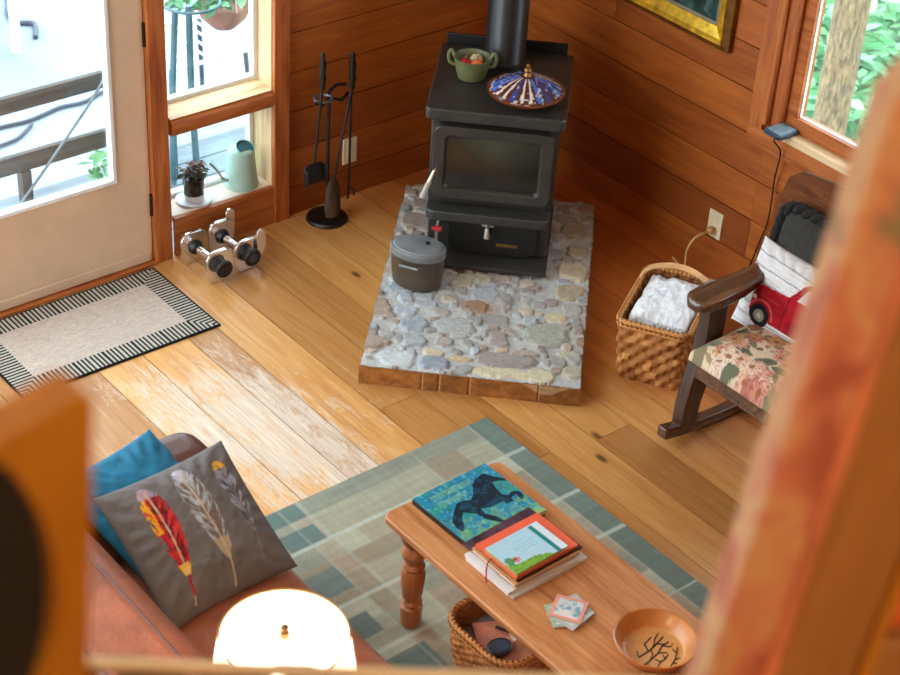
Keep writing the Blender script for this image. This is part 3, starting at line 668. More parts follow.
# ------------------------------------------------------------------ fireplace tools
tx, ty = -1.030, -.105
fs_ = thing('tool_stand', 'black iron fireplace tool stand with round base by the plank wall', 'tool stand', (tx, ty, 0))
MB().lathe([(0, 0), (.082, 0), (.084, .006), (.078, .016), (.05, .022), (.02, .026), (0, .027)], 36).build('base', 'iron_black', fs_)
MB().tube([(0, 0, .02), (0, 0, .56)], .007, 10).build('pole', 'iron_black', fs_)
m = MB(); m.tube([(-.07, -.012, .535), (-.045, -.02, .52), (0, 0, .535), (.045, -.02, .52), (.085, -.005, .535)], .0065, 8); m.tube(sm([(-.07, -.012, .535), (-.075, -.03, .548), (-.06, -.04, .552)], 4), .006, 8); m.build('hanger', 'iron_black', fs_)
m = MB(); m.tube([(-.035 + .035 * math.cos(a), -.012 + .03 * math.sin(a), .545) for a in np.linspace(0, 2 * PI, 22)], .006, 8); m.build('hook_ring', plain('ring_steel', (120, 136, 146), .35, metal=.7), fs_)
MB().tube(sm([(0, 0, .56), (.04, .006, .575), (.08, 0, .57)], 5), .007, 8).build('crossbar', 'iron_black', fs_)
def grip(z0, zt): return [(.004, z0), (.012, z0 + .02), (.009, z0 + .035), (.015, z0 + .055), (.010, z0 + .08), (.015, z0 + .11), (.008, zt - .02), (.010, zt - .01), (.003, zt), (0, zt)]
def tool(name, label, x, y, lean, zt, build):
    t = thing(name, label, 'fireplace tool', (x, y, 0)); build(t)
    g = .16; MB().lathe(grip(zt - g, zt), 12, (lean, 0, 0)).build('grip', 'iron_black', t); return t
def shovel(t):
    MB().tube([(.030, 0, .60), (-.002, 0, .28)], .005, 8).build('shaft', 'iron_black', t)
    pts = [(-.03, .0, .31), (.03, 0, .31), (.048, .002, .295), (.046, .0, .222), (-.046, .0, .222), (-.048, .002, .295)]
    m = MB(); m.prism([(p[0] - .008, p[2]) for p in pts], 'xz', -.012, -.006); m.box(-.056, -.052, -.035, -.006, .222, .295).box(.036, .040, -.035, -.006, .222, .295).build('blade', 'iron_black', t, bevel=.002)
tool('fire_shovel', 'black fire shovel with square blade hanging at the left of the tool stand', tx - .100, ty - .05, .032, .760, shovel)
def brush(t):
    MB().tube([(.014, 0, .57), (-.060, 0, .20)], .005, 8).build('shaft', 'iron_black', t)
    m = MB(); m.lathe([(0, .035), (.030, .04), (.036, .08), (.033, .15), (.022, .19), (.008, .21), (0, .21)], 20, (-.064, 0, 0), sy=.6); m.build('bristles', 'brush_bristle', t)
tool('hearth_brush', 'hearth brush with brown bristles hanging at the front of the tool stand', tx + .058, ty - .045, .015, .725, brush)
def poker(t):
    MB().tube(sm([(-.004, 0, .53), (-.005, 0, .12), (-.01, 0, .07)], 6), .005, 8).build('shaft', 'iron_black', t)
    MB().tube(sm([(-.006, 0, .12), (.02, 0, .10), (.022, 0, .075)], 5), .004, 6).build('hook', 'iron_black', t)
tool('fire_poker', 'thin black poker hanging behind the brush on the tool stand', tx + .100, ty - .012, .0, .700, poker)

# ------------------------------------------------------------------ dumbbells
def dumbbell(label, x, y, rz, lobes):
    t = thing('dumbbell', label, 'dumbbell', (x, y, 0), rz, 'chrome adjustable dumbbells by the window')
    zc = .0675
    for s in (-1, 1):
        y0 = s * .083
        m = MB(); m.prism([(px, pz + zc) for px, pz in rrect(.122, .134, .040, 6)], 'xz', y0 - .007, y0 + .007)
        m.build('weight_plate', 'chrome', t, bevel=.003)
        if lobes:
            m = MB(); m.prism([(px + .052, pz + zc + .044) for px, pz in rrect(.042, .10, .0205, 6)], 'xz', y0 - .020 if s < 0 else y0 + .008, y0 - .008 if s < 0 else y0 + .020); m.build('weight_plate', 'chrome', t, bevel=.002)
        m = MB(); a, b = y0 + s * .006, y0 + s * .040
        m.tube([(0, a, zc), (0, b - s * .012, zc), (0, b - s * .010, zc), (0, b, zc)], [.029, .031, .036, .034], 24); m.build('end_collar', 'black_rubber', t, bevel=.002)
        m = MB(); m.tube([(0, y0 - s * .007, zc), (0, y0 - s * .026, zc)], [.030, .022], 24); m.build('inner_collar', 'black_rubber', t)
        MB().tube([(0, b - s * .002, zc), (0, b + s * .001, zc)], .018, 20).build('end_cap', 'hose_grey' if lobes else 'black_rubber', t)
    MB().tube([(0, -.056, zc), (0, -.02, zc), (0, .02, zc), (0, .056, zc)], [.015, .0175, .0175, .015], 16).build('handle', 'chrome', t)
dumbbell('chrome square-plated dumbbell on the floor nearer the door', -1.628, -.168, .03, False)
dumbbell('chrome dumbbell with extra upright plates, farther from the door', -1.500, -.158, .06, True)

# ------------------------------------------------------------------ doormat
dw, dh = .785, .465; nx, ny = 300, 170; X, Y = np.meshgrid(np.linspace(0, dw, nx), np.linspace(0, dh, ny)); bd = .088
C = np.ones(X.shape + (3,)) * linA((190, 176, 164)); C *= (0.8 + .4 * fbm(X * 60, Y * 200, 3))[..., None]
dl, dr_, db, dt = X, dw - X, Y, dh - Y; mn = np.minimum(np.minimum(dl, dr_), np.minimum(db, dt)); horiz = np.minimum(db, dt) <= np.minimum(dl, dr_)
ph = np.where(horiz, X, Y) / .0165; g = mn < bd
C[g] = np.where((ph[g] % 1 < .5)[:, None], linA((30, 34, 36)), linA((186, 180, 168)))
C[mn < .006] = linA((28, 32, 34))
Z = .007 + .0015 * fbm(X * 90, Y * 90, 5) + np.where(g, 0, .001)
m = MB(); m.grid(np.stack([X, Y, Z], -1), C); m.cur = tuple(linA((28, 32, 34))); m.box(0, dw, 0, dh, .0012, .0065)
tag(m.build('doormat', 'rug_paint', loc=(-2.572, -.508, 0), rotz=.0), 'beige doormat with black and white striped border at the glazed door', 'doormat')

# ------------------------------------------------------------------ on the window sill
pp = thing('potted_plant', 'small reddish plant in a dark pot on a white saucer, window sill', 'potted plant', (-1.536, .062, .166))
MB().lathe([(0, 0), (.05, 0), (.066, .005), (.070, .010), (.066, .011), (.05, .007), (0, .006)], 36).build('saucer', 'ceramic_white', pp)
MB().lathe([(0, .007), (.036, .007), (.040, .03), (.041, .034), (0, .034)], 30).build('pot_foot', 'ceramic_white', pp)
MB().lathe([(.038, .034), (.042, .09), (.046, .104), (.044, .106), (.038, .1), (0, .098)], 30).build('pot', 'pot_glass_dark', pp)
leaves(leaves(MB(), 80, (0, 0, .122), (.042, .042, .022), .032, 41), 60, (.012, -.005, .145), (.034, .034, .025), .024, 43, slots=(1,)).build('foliage', ['plant_leaf', 'plant_red'], pp)
for s in (-1, 1): MB().tube([(s * .01, 0, .095), (s * .02, s * .01, .15)], .003, 6).build('stem', 'plant_red', pp)
wc = thing('watering_can', 'pale mint watering can with long thin spout on the window sill', 'watering can', (-1.318, .068, .166))
m = MB(); m.lathe([(0, 0), (.064, 0), (.067, .004), (.061, .06), (.052, .145), (.048, .150), (.044, .150), (.049, .14), (.058, .06), (.06, .01), (0, .01)], 36); m.build('body', 'mint_metal', wc)
m = MB(); m.lathe([(.049, .148), (.040, .154), (.020, .156), (0, .156)], 30); m.build('rim', 'mint_metal', wc)
m = MB(); m.tube([(.012, .0, .135), (.012, -.014, .166)], [.034, .036], 24, cap=False); m.build('filler_neck', 'mint_metal', wc)
m = MB(); m.tube([(.012, -.009, .156), (.012, -.0115, .1615)], [.031, .0335], 24); m.build('opening', 'teal_inside', wc)
MB().tube(sm([(-.058, 0, .035), (-.085, -.005, .05), (-.115, -.01, .10), (-.15, -.012, .145)], 6), [.008] * 8 + [.0055] * 11, 10).build('spout', 'mint_metal', wc)

# ------------------------------------------------------------------ outlets, cords, picture, sill gadget
def outlet(label, loc, side):
    t = thing('outlet', label, 'outlet', loc)
    if side == 'x':
        MB().box(-.035, .035, -.006, 0, -.057, .057).build('cover_plate', 'outlet_ivory', t, bevel=.003)
        for z in (-.024, .024):
            MB().prism([(x, y + z) for x, y in rrect(.030, .034, .012)], 'xz', -.0085, -.006).build('socket', 'outlet_ivory', t, bevel=.001)
    else:
        MB().box(-.006, 0, -.035, .035, -.057, .057).build('cover_plate', 'outlet_ivory', t, bevel=.003)
        for z in (-.024, .024):
            MB().prism([(x, y + z) for x, y in rrect(.030, .034, .012)], 'yz', -.0085, -.006).build('socket', 'outlet_ivory', t, bevel=.001)
outlet('ivory wall outlet behind the fireplace tools', (-.850, -.0022, .208), 'x')
outlet('ivory wall outlet above the wicker basket with a cord plugged in', (-.0022, -1.217, .190), 'y')
c = thing('power_cord', 'beige power cord drooping from the outlet behind the wicker basket', 'cord', (-.02, -1.217, .17))
MB().tube(sm([(-.004, 0, -.003), (-.045, .005, -.005), (-.075, .02, -.03), (-.085, .035, -.09), (-.08, .04, -.164), (-.06, .12, -.165)], 6), .0045, 8).build('cable', 'cord_beige', c)
MB().box(-.018, .010, -.012, .012, -.014, .012).build('plug', 'cord_beige', c, bevel=.003)
g = thing('sill_gadget', 'small grey flat electronic box on the right window sill', 'electronic box', (-.028, -1.472, .7005), -.05)
MB().box(-.052, .045, -.040, .042, 0, .020).build('case', plain('gadget_blue', (52, 74, 92), .35), g, bevel=.004)
MB().box(-.045, .038, -.033, .035, .0195, .0215).build('top_panel', plain('gadget_top', (120, 140, 152), .3, var=.2, scale=40), g, bevel=.001)
tag(MB().tube(sm([(-.081, -1.492, .708), (-.092, -1.494, .70), (-.04, -1.490, .64), (-.030, -1.480, .56), (-.020, -1.470, .50), (-.024, -1.478, .42), (-.014, -1.468, .32), (-.012, -1.44, .2), (-.03, -1.42, .05), (-.04, -1.41, .006)], 6), .003, 8).build('charging_cable', 'cord_black'), 'thin black cable hanging down the wall from the sill gadget', 'cable')
pf = thing('framed_painting', 'gilt framed picture on the right plank wall', 'picture', (-.003, -.82, .888))
W0, Hh = .346, .60
def frame_ring(name, mat, o, i, d0, d1, par):
    m = MB()
    vs = []
    for (e, d) in ((o, 0.0), (o, d0), (i, d1), (i, 0.0)):
        for (y, z) in ((-W0 + e, e), (W0 - e, e), (W0 - e, Hh - e), (-W0 + e, Hh - e)): vs.append((-d, y, z))
    m.add(vs, [(a * 4 + k, a * 4 + (k + 1) % 4, (a + 1) * 4 + (k + 1) % 4, (a + 1) * 4 + k) for a in range(3) for k in range(4)])
    return m.build(name, mat, par, bevel=.002, smooth=False)
frame_ring('outer_moulding', 'gold_dark', 0, .026, .022, .036, pf)
frame_ring('middle_moulding', 'gold_leaf', .026, .040, .040, .028, pf)
frame_ring('inner_moulding', 'gold_leaf', .040, .078, .030, .014, pf)
frame_ring('slip', plain('slip_grey', (120, 112, 96), .6), .078, .090, .014, .010, pf)
k = NT('picture_paint', .4); n_ = k.noise(k.obj(), 16, 4); k.color(k.ramp(n_, [(.35, (14, 24, 22)), (.55, (30, 60, 56)), (.7, (96, 120, 104))])); M['picture_paint'] = k.m
MB().box(-.004, .0025, -W0 + .02, W0 - .02, .02, Hh - .02).build('backing', 'gold_dark', pf, smooth=False)
MB().box(-.009, -.004, -W0 + .09, W0 - .09, .09, Hh - .09).build('canvas', 'picture_paint', pf, smooth=False)
# ------------------------------------------------------------------ more materials
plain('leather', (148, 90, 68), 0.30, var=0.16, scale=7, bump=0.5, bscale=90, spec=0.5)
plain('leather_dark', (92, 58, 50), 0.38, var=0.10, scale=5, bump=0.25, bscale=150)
plain('blue_cotton', (3, 102, 134), 0.8, var=0.08, scale=10, bump=0.3, bscale=120)
plain('black_weave', (20, 19, 18), 0.9, var=0.3, scale=60)
plain('dark_velvet', (44, 42, 36), 0.9, var=0.2, scale=40)
plain('white_throw', (226, 228, 232), 0.95, var=0.05, scale=40, bump=0.9, bscale=110)
plain('page_cream', (228, 214, 190), 0.7, var=0.08, scale=2, stretch=(1, 1, 60))
plain('page_tan', (206, 168, 116), 0.7, var=0.1, scale=2, stretch=(1, 1, 60))
plain('cover_orange', (226, 96, 62), 0.5, var=0.04)
plain('cover_dark', (52, 38, 42), 0.4, var=0.2, scale=20)
plain('cover_kraft', (198, 150, 96), 0.6, var=0.06)
plain('cover_plum', (70, 52, 62), 0.3, var=0.5, scale=14)
plain('cover_white', (222, 222, 224), 0.4, var=0.05)
plain('ribbon_red', (176, 24, 44), 0.5)
plain('floral_loft', (196, 112, 52), 0.9, var=0.1)
plain('pink_piping', (206, 134, 92), 0.8)
plain('salmon_cloth', (214, 112, 60), 0.9, var=0.14, scale=5)
plain('loft_dark', (26, 24, 14), 0.9, var=0.2)
plain('lattice_tan', (140, 104, 66), 0.7, var=0.12)
plain('strip_pale', (238, 228, 190), 0.6, var=0.05)
plain('lamp_base', (120, 86, 58), 0.35)
glow('shade_glow', (255, 236, 206), 2.8)
glow('diffuser_glow', (255, 246, 232), 4.0)
k = NT('loft_floral', .9, 0, .2); n_ = k.noise(k.obj(), 11, 2, .5, .6)
k.color(k.ramp(n_, [(.30, (172, 104, 78)), (.42, (202, 136, 104)), (.52, (206, 168, 116)), (.60, (200, 142, 108)), (.70, (142, 136, 96))])); M['loft_floral'] = k.m

# ------------------------------------------------------------------ wicker
def wicker(par, w, d, h, r, flare, stakes, rows, amp, cols, base_w=None, curve=0.0, seed=1):
    n = stakes * 6; nt = rows * 5
    base = resample(rrect(w, d, r, 8), n); T = np.linspace(0, 1, nt); s = np.arange(n)
    P = np.zeros((nt, n, 3)); C = np.zeros((nt, n, 3)); nor = np.roll(base, -1, 0) - np.roll(base, 1, 0); nor /= np.linalg.norm(nor, axis=1)[:, None]; nor = np.stack([nor[:, 1], -nor[:, 0]], 1)
    rc = np.random.default_rng(seed).random((rows + 1, stakes + 1))
    for j, t in enumerate(T):
        sc = flare + (1 - flare) * t + curve * math.sin(PI * t)
        row = min(int(t * rows), rows - 1); ph = np.sin(2 * PI * (s / 12.0) + PI * row)
        ph = np.tanh(2.2 * ph); off = amp * ph * abs(math.sin(PI * t * rows)) ** .5
        P[j, :, :2] = base * sc + nor * off[:, None]; P[j, :, 2] = h * t
        mixv = rc[row, (s // 6) % stakes]
        C[j] = linA(cols[0]) * (1 - mixv)[:, None] + linA(cols[1]) * mixv[:, None]
    m = MB(); m.grid(P, C, wrap_u=True)
    m.cur = tuple(linA(cols[0])); ins = P * np.array([.95, .94, 1]); m.grid(ins[:, ::-1], np.ones_like(C) * linA(cols[0]), wrap_u=True)
    b = len(m.v); ring0 = [tuple(P[0, i]) for i in range(n)]; m.add(ring0 + [(p[0], p[1], .006) for p in ring0], [tuple(range(n)), tuple(range(n, 2 * n))])
    m.build('woven_body', 'wicker_paint', par, angle=70)
    tp = resample(rrect(w, d, r, 8), 60); m = MB()
    for q, (rad, zz) in enumerate(((.009, h), (.007, h - .016))):
        path = [(x, y, zz) for x, y in tp] + [(tp[0][0], tp[0][1], zz)]
        m.cur = tuple(linA(cols[1])); m.tube(path, rad, 8, cap=False)
    m.cur = tuple(linA(cols[0])); L = 2 * (w + d)
    big = resample(rrect(w, d, r, 8), 600); 
    for q in range(0, 600, 8):
        a = big[q]; c_ = big[(q + 5) % 600]; nn = a / np.linalg.norm(a)
        m.tube([(a[0] * 1.0 - nn[0] * .011, a[1] - nn[1] * .011, h), (a[0], a[1], h + .012), (c_[0] + nn[0] * .010, c_[1] + nn[1] * .010, h - .002), (c_[0], c_[1], h - .022)], .0025, 4, cap=False)
    m.build('rim', 'wicker_paint', par)
bk = thing('wicker_basket', 'square woven wicker basket with hoop handle beside the rocking chair', 'basket', (-.606, -1.556, 0.001), math.radians(30))
wcol = ((140, 84, 36), (202, 142, 76))
wicker(bk, .395, .255, .245, .03, .88, 44, 9, .006, wcol)
m = MB(); pts = sm([(.085, .128, .16), (.09, .130, .245), (.130, .095, .285), (.150, 0, .300), (.130, -.095, .285), (.09, -.130, .245), (.085, -.128, .16)], 8); vs = []
for i, p in enumerate(pts):
    d = (pts[min(i + 1, len(pts) - 1)] - pts[max(i - 1, 0)]).normalized(); wv = Vector((1, 0, .35)).normalized(); nn = d.cross(wv).normalized()
    for (a, b) in ((-.012, -.004), (.012, -.004), (.012, .004), (-.012, .004)): vs.append(p + wv * a + nn * b)
q = len(pts); m.add(vs, [(j * 4 + i, j * 4 + (i + 1) % 4, (j + 1) * 4 + (i + 1) % 4, (j + 1) * 4 + i) for j in range(q - 1) for i in range(4)] + [(0, 1, 2, 3), tuple((q - 1) * 4 + i for i in range(4))])
m.build('hoop_handle', plain('ash_hoop', (206, 158, 106), .5), bk, bevel=.002)
# folded throw in the basket
tw = thing('throw_blanket', 'folded white throw blanket with fringe lying in the wicker basket', 'blanket', (-.602, -1.558, .012), math.radians(30))
n = 60; U, V = np.meshgrid(np.linspace(-1, 1, n), np.linspace(-1, 1, n))
top = .226 + .022 * np.clip(1 - np.abs(U) ** 4, 0, 1) * np.clip(1 - np.abs(V) ** 4, 0, 1) + .03 * (fbm(U * 2.4 + 8, V * 2.4 + 8, 4) - .5) + .012 * (fbm(U * 9 + 8, V * 9 + 8, 6) - .5)
top = top - .16 * np.clip((np.maximum(np.abs(U), np.abs(V)) - .93) / .07, 0, 1)
m = MB(); XX = U * .158 + .005; YY = V * .108; m.grid(np.stack([XX, YY, top], -1)); m.box(-.135, .155, -.09, .09, 0.0, .18)
m.build('folded_cloth', 'white_throw', tw, angle=80)
R = random.Random(9); m = MB()
for i in range(46):
    y = -.095 + .19 * i / 45; x0 = -.138
    m.tube([(x0 + .004, y, .222), (x0 - .010, y + R.uniform(-.004, .004), .218 + R.uniform(-.002, .01)), (x0 - .020 + R.uniform(-.006, .004), y + R.uniform(-.008, .008), .190 + R.uniform(-.02, .03))], .0018, 4)
for i in range(30):
    x = -.13 + .11 * i / 29; m.tube([(x, .096, .222), (x + R.uniform(-.003, .003), .103, .222), (x + R.uniform(-.008, .008), .106, .19 + R.uniform(-.01, .03))], .0018, 4)
m.build('fringe', 'white_throw', tw)

# ------------------------------------------------------------------ rocking chair (faces -x)
rc = thing('rocking_chair', 'dark wooden rocking chair with floral seat near the right window', 'rocking chair', (-.72, -2.2, 0))
ox, oy = .72, 2.2
def rocker(y):
    up, lo = [], []
    for i in range(25):
        x = -.975 + .80 * i / 24; z = (x + .60) ** 2 * .30; lo.append((x + ox, z)); up.append((x + ox, z + .042))
    return lo + up[::-1]
for y in (-1.935, -2.465):
    MB().prism(rocker(y), 'xz', y - .022 + oy, y + .022 + oy).build('rocker', 'dark_wood_x', rc, bevel=.006)
    L = [(-.905, .060), (-.905, .14), (-.89, .22), (-.868, .32), (-.850, .42), (-.852, .540)]; Rr = [(-.768, .540), (-.768, .42), (-.784, .32), (-.808, .22), (-.828, .14), (-.836, .042)]
    MB().prism([(x + ox, z) for x, z in L + Rr], 'xz', y - .026 + oy, y + .026 + oy).build('front_leg', 'dark_wood', rc, bevel=.006)
    MB().prism([(-.53 + ox, .03), (-.48 + ox, .03), (-.49 + ox, .38), (-.55 + ox, .38)], 'xz', y - .022 + oy, y + .022 + oy).build('back_leg', 'dark_wood', rc, bevel=.005)
    s = 1 if y > -2.2 else -1
    out = [(-.900, -.036), (-.915, -.01), (-.914, .028), (-.890, .054), (-.80, .058), (-.68, .046), (-.56, .034), (-.48, .030), (-.48, -.026), (-.60, -.032), (-.72, -.046), (-.83, -.058), (-.880, -.052)]
    m = MB(); nP = len(out); zf = lambda x: .562 - .020 * max(0, (-.80 - x) / .11) ** 2 + .015 * max(0, (x + .62) / .12) - .015 * math.exp(-((x + .72) / .08) ** 2)
    vs = [(x + ox, y + s * yy + oy, zf(x) - .020) for x, yy in out] + [(x + ox, y + s * yy + oy, zf(x) + .018) for x, yy in out]
    m.add(vs, [tuple(range(nP))[::-1], tuple(range(nP, 2 * nP))] + [(i, (i + 1) % nP, nP + (i + 1) % nP, nP + i) for i in range(nP)])
    m.build('arm', 'dark_wood_x', rc, bevel=.012, seg=3)
wb2 = lambda name, mat, *d, bevel=.005: MB().box(d[0] + ox, d[1] + ox, d[2] + oy, d[3] + oy, d[4], d[5]).build(name, mat, rc, bevel=bevel)
wb2('front_rail', 'dark_wood_x', -.885, -.860, -2.44, -1.96, .265, .365)
wb2('side_rail', 'dark_wood_x', -.86, -.50, -1.955, -1.925, .28, .36); wb2('side_rail', 'dark_wood_x', -.86, -.50, -2.475, -2.445, .28, .36)
wb2('stretcher', 'dark_wood_x', -.515, -.495, -2.44, -1.96, .12, .16)
# bent back board
m = MB(); yc, hw = -2.19, .345
prof = [(-hw + .03, .36), (-hw + .01, .55), (-hw, .76), (-hw + .012, .835), (-hw + .05, .868), (0, .885), (hw - .05, .868), (hw - .012, .835), (hw, .76), (hw - .01, .55), (hw - .03, .36)]
bxx = lambda y, z: -.545 + (z - .36) * .20 + .04 * (1 - (y / hw) ** 2)
nP = len(prof); vs = [(bxx(y, z) + ox, yc + y + oy, z) for y, z in prof] + [(bxx(y, z) + .020 + ox, yc + y + oy, z) for y, z in prof]
m.add(vs, [tuple(range(nP)), tuple(range(nP, 2 * nP))[::-1]] + [(i, (i + 1) % nP, nP + (i + 1) % nP, nP + i) for i in range(nP)]); m.build('backrest', 'back_wood', rc, bevel=.004)
def floral(u, v):
    C = np.ones(u.shape + (3,)) * linA((212, 192, 160)); R = random.Random(12); C *= (.9 + .2 * fbm(u * 30, v * 30, 2))[..., None]
    for i in range(140):
        cx, cy, a = R.random(), R.random(), R.uniform(0, PI); L = R.uniform(.035, .095); wd = L * R.uniform(.28, .5)
        dx, dy = u - cx, v - cy; p = dx * math.cos(a) + dy * math.sin(a); q = -dx * math.sin(a) + dy * math.cos(a)
        g = (p / L) ** 2 + (q / wd) ** 2 + .5 * (fbm(u * 18, v * 18, i) - .5) < 1; C = lerp(C, g * .9, R.choice([(84, 92, 72), (106, 108, 88), (120, 112, 84), (150, 132, 98)]))
    for i in range(90):
        cx, cy = R.random(), R.random(); rr = R.uniform(.03, .095); a = np.arctan2(v - cy, u - cx); d = np.hypot(u - cx, v - cy) / rr; ph = R.uniform(0, 6)
        g = d < .8 + .2 * np.cos(a * R.choice((5, 6, 8, 11)) + ph); c = R.choice([(206, 136, 120), (220, 168, 146), (196, 150, 104), (176, 104, 92), (230, 206, 182), (226, 190, 170)])
        C = lerp(C, g * .85, c); C = lerp(C, (g & (np.abs(np.sin(a * 7 + d * 3)) < .3)) * .6, (120, 74, 62)); C = lerp(C, (d < .25) * .9, (150, 92, 50))
    return C
n = 130; U, V = np.meshgrid(np.linspace(-1, 1, n), np.linspace(-1, 1, n)); C = floral((U + 1) / 2, (V + 1) / 2)
cw, cdp = .208, .252
rx = np.sign(U) * np.abs(U) ** 1.0; X = U * cw; Y = V * cdp; e = np.clip(1 - np.maximum(np.abs(U), np.abs(V)) ** 7, 0, 1) ** .42
Z = .066 * e + .022 * (1 - U ** 2) * (1 - V ** 2) + .006 * (fbm(U * 5 + 4, V * 5 + 4, 3) - .5)
m = MB(); m.grid(np.stack([X - .715 + ox, Y - 2.205 + oy, Z + .352], -1), C); m.grid(np.stack([X - .715 + ox, Y - 2.205 + oy, .352 - .012 * e], -1)[::-1], C)
m.build('seat_cushion', 'cloth_paint', rc, weld=True, angle=80)
# dark cushion
pm, pw, ph = frame_from((-.490, -1.885, .800), (-.483, -2.27, .800), (-.560, -1.885, .475))
dk = thing('dark_cushion', 'dark cushion with thick black braided border at the chair back', 'cushion', mat4=pm)
pillow('cushion_body', 'dark_velvet', pw - .05, ph - .05, .07, n=40, parent=dk, wrinkle=.003, pinch=.02)
rr = resample(rrect(pw - .045, ph - .045, .05), 90); m = MB()
path = [Vector((x, y, 0)) for x, y in rr]; path.append(path[0])
for s in range(2):
    m.tube([p + Vector((math.cos(i * 1.1 + s * PI) * .009 * (p.x / .2), math.cos(i * 1.1 + s * PI) * .009, math.sin(i * 1.1 + s * PI) * .010)) for i, p in enumerate(path)], .0145, 8)
m.build('braided_border', 'black_weave', dk)
def truck(u, v):
    pu, pv = u, v
    C = np.ones(u.shape + (3,)) * linA((216, 214, 212)); C *= (.9 + .16 * fbm(u * 3, v * 40, 2))[..., None]
    for y0 in (.13, .27, .41, .55, .69, .83): C = lerp(C, (np.abs(v - y0 + .006 * np.sin(u * 9 + y0 * 40)) < .0075) * .75, (120, 122, 128))
    g = (fbm(u * 9 + 3, v * 60, 5) > .64); C = lerp(C, g * .5, (160, 160, 166))
    u, v = (u - .11) / 1.18, (v - .36) / 1.18 + .40
    body = [(.035, .60), (.045, .50), (.10, .455), (.30, .44), (.345, .425), (.415, .27), (.455, .235), (.63, .225), (.67, .25), (.69, .46), (.95, .50), (.955, .74), (.85, .76), (.28, .77), (.05, .73)]
    red = inpoly(u, v, body); C = lerp(C, red * 1.0, (168, 22, 36)); C = lerp(C, (red & (fbm(u * 14, v * 14, 4) > .56)) * .5, (120, 12, 24))
    C = lerp(C, inpoly(u, v, [(.405, .425), (.455, .285), (.625, .275), (.64, .425)]) * 1.0, (206, 206, 204))
    C = lerp(C, (red & (np.abs(np.hypot(u - .155, (v - .74) * .8) - .115) < .008) & (v < .74)) * .8, (220, 92, 84))
    C = lerp(C, inpoly(u, v, [(.10, .545), (.29, .545), (.29, .555), (.10, .555)]) * .7, (206, 80, 76)); C = lerp(C, (red & (np.abs(u - .35) < .006)) * .8, (96, 10, 20))
    C = lerp(C, (np.hypot(u - .06, v - .60) < .022) * 1.0, (214, 200, 160))
    for cx in (.155, .79):
        d = np.hypot(u - cx, (v - .745) * .82); C = lerp(C, (d < .092) * 1.0, (30, 30, 34)); C = lerp(C, (d < .05) * 1.0, (150, 146, 134)); C = lerp(C, (d < .022) * 1.0, (206, 196, 170))
    return C
pm, pw, ph = frame_from((-.552, -1.868, .660), (-.552, -2.275, .660), (-.655, -1.905, .375))
pillow('truck_pillow', 'cloth_paint', pw, ph, .10, n=150, paint=truck, mat4=pm, wrinkle=.006, pinch=.04)
tag(bpy.data.objects['truck_pillow'], 'white plank-pattern pillow with red pickup truck on the rocking chair', 'pillow')

# ------------------------------------------------------------------ rug
rx0, rx1, ry0, ry1 = -3.2, -1.353, -3.6, -1.482; nx, ny = 240, 270
X, Y = np.meshgrid(np.linspace(rx0, rx1, nx), np.linspace(ry0, ry1, ny)); RR = np.random.default_rng(5)
yb = [0, .075, .20, .285, .37, .47, .56, .68, .77, .88, 1.0, 1.1, 1.22, 1.33, 1.45, 1.58, 1.7, 1.84, 1.98, 2.2]
xb = [0, .085, .20, .33, .52, .70, .785, .86, .98, 1.15, 1.3, 1.5, 1.7, 1.9]
pal = [(158, 158, 138), (172, 172, 152), (150, 140, 120), (162, 156, 136), (144, 146, 130), (162, 148, 128)]
dy = ry1 - Y; dx = rx1 - X; iy = np.searchsorted(yb, dy, 'right') - 1; ix = np.searchsorted(xb, dx, 'right') - 1
tab = RR.integers(0, len(pal), (len(yb) + 1, len(xb) + 1)); C = np.zeros(X.shape + (3,))
tab[1:4, :6] = np.array([[0, 0, 2, 0, 0, 0], [1, 1, 1, 1, 3, 1], [3, 2, 5, 2, 2, 2]])
for q, c in enumerate(pal): C[tab[iy, ix] == q] = linA(c)
C = lerp(C, ((iy == 0)) * 1.0, (136, 140, 126)); C = lerp(C, (ix == 0) * .9, (104, 122, 114))

for (xa, xb_, ya, yb_, cc_) in ((.795, .92, 0, .075, (104, 124, 118)), (.80, .93, .115, .20, (104, 122, 118)), (.86, 1.0, .31, .42, (112, 124, 118)), (.90, 1.05, .52, .62, (108, 122, 116)), (.84, 1.0, .72, .84, (112, 124, 118)), (.33, .5, .285, .37, (140, 150, 140)), (.20, .33, .56, .68, (138, 148, 140))):
    C = lerp(C, ((dx > xa) & (dx < xb_) & (dy > ya) & (dy < yb_)) * 1.0, cc_)
for y0 in (.20, .47, .68, 1.0): C = lerp(C, (np.abs(dy - y0) < .007) * .75, (186, 194, 182))
for x0 in (.085, .33, .785, .86): C = lerp(C, (np.abs(dx - x0) < .005) * .35, (176, 184, 172))
C *= (.84 + .32 * fbm(X * 8 + 40, Y * 70 + 300, 3))[..., None]; C *= (.9 + .2 * fbm(X * 80 + 400, Y * 10 + 90, 8))[..., None]
m = MB(); m.grid(np.stack([X, Y, .007 + .0012 * fbm(X * 40 + 200, Y * 40 + 200, 1)], -1), C); m.cur = tuple(linA((96, 108, 102))); m.box(rx0, rx1, ry0, ry1, .0012, .0066)
tag(m.build('area_rug', 'rug_paint'), 'grey-green patchwork woven rug under the coffee table', 'rug')

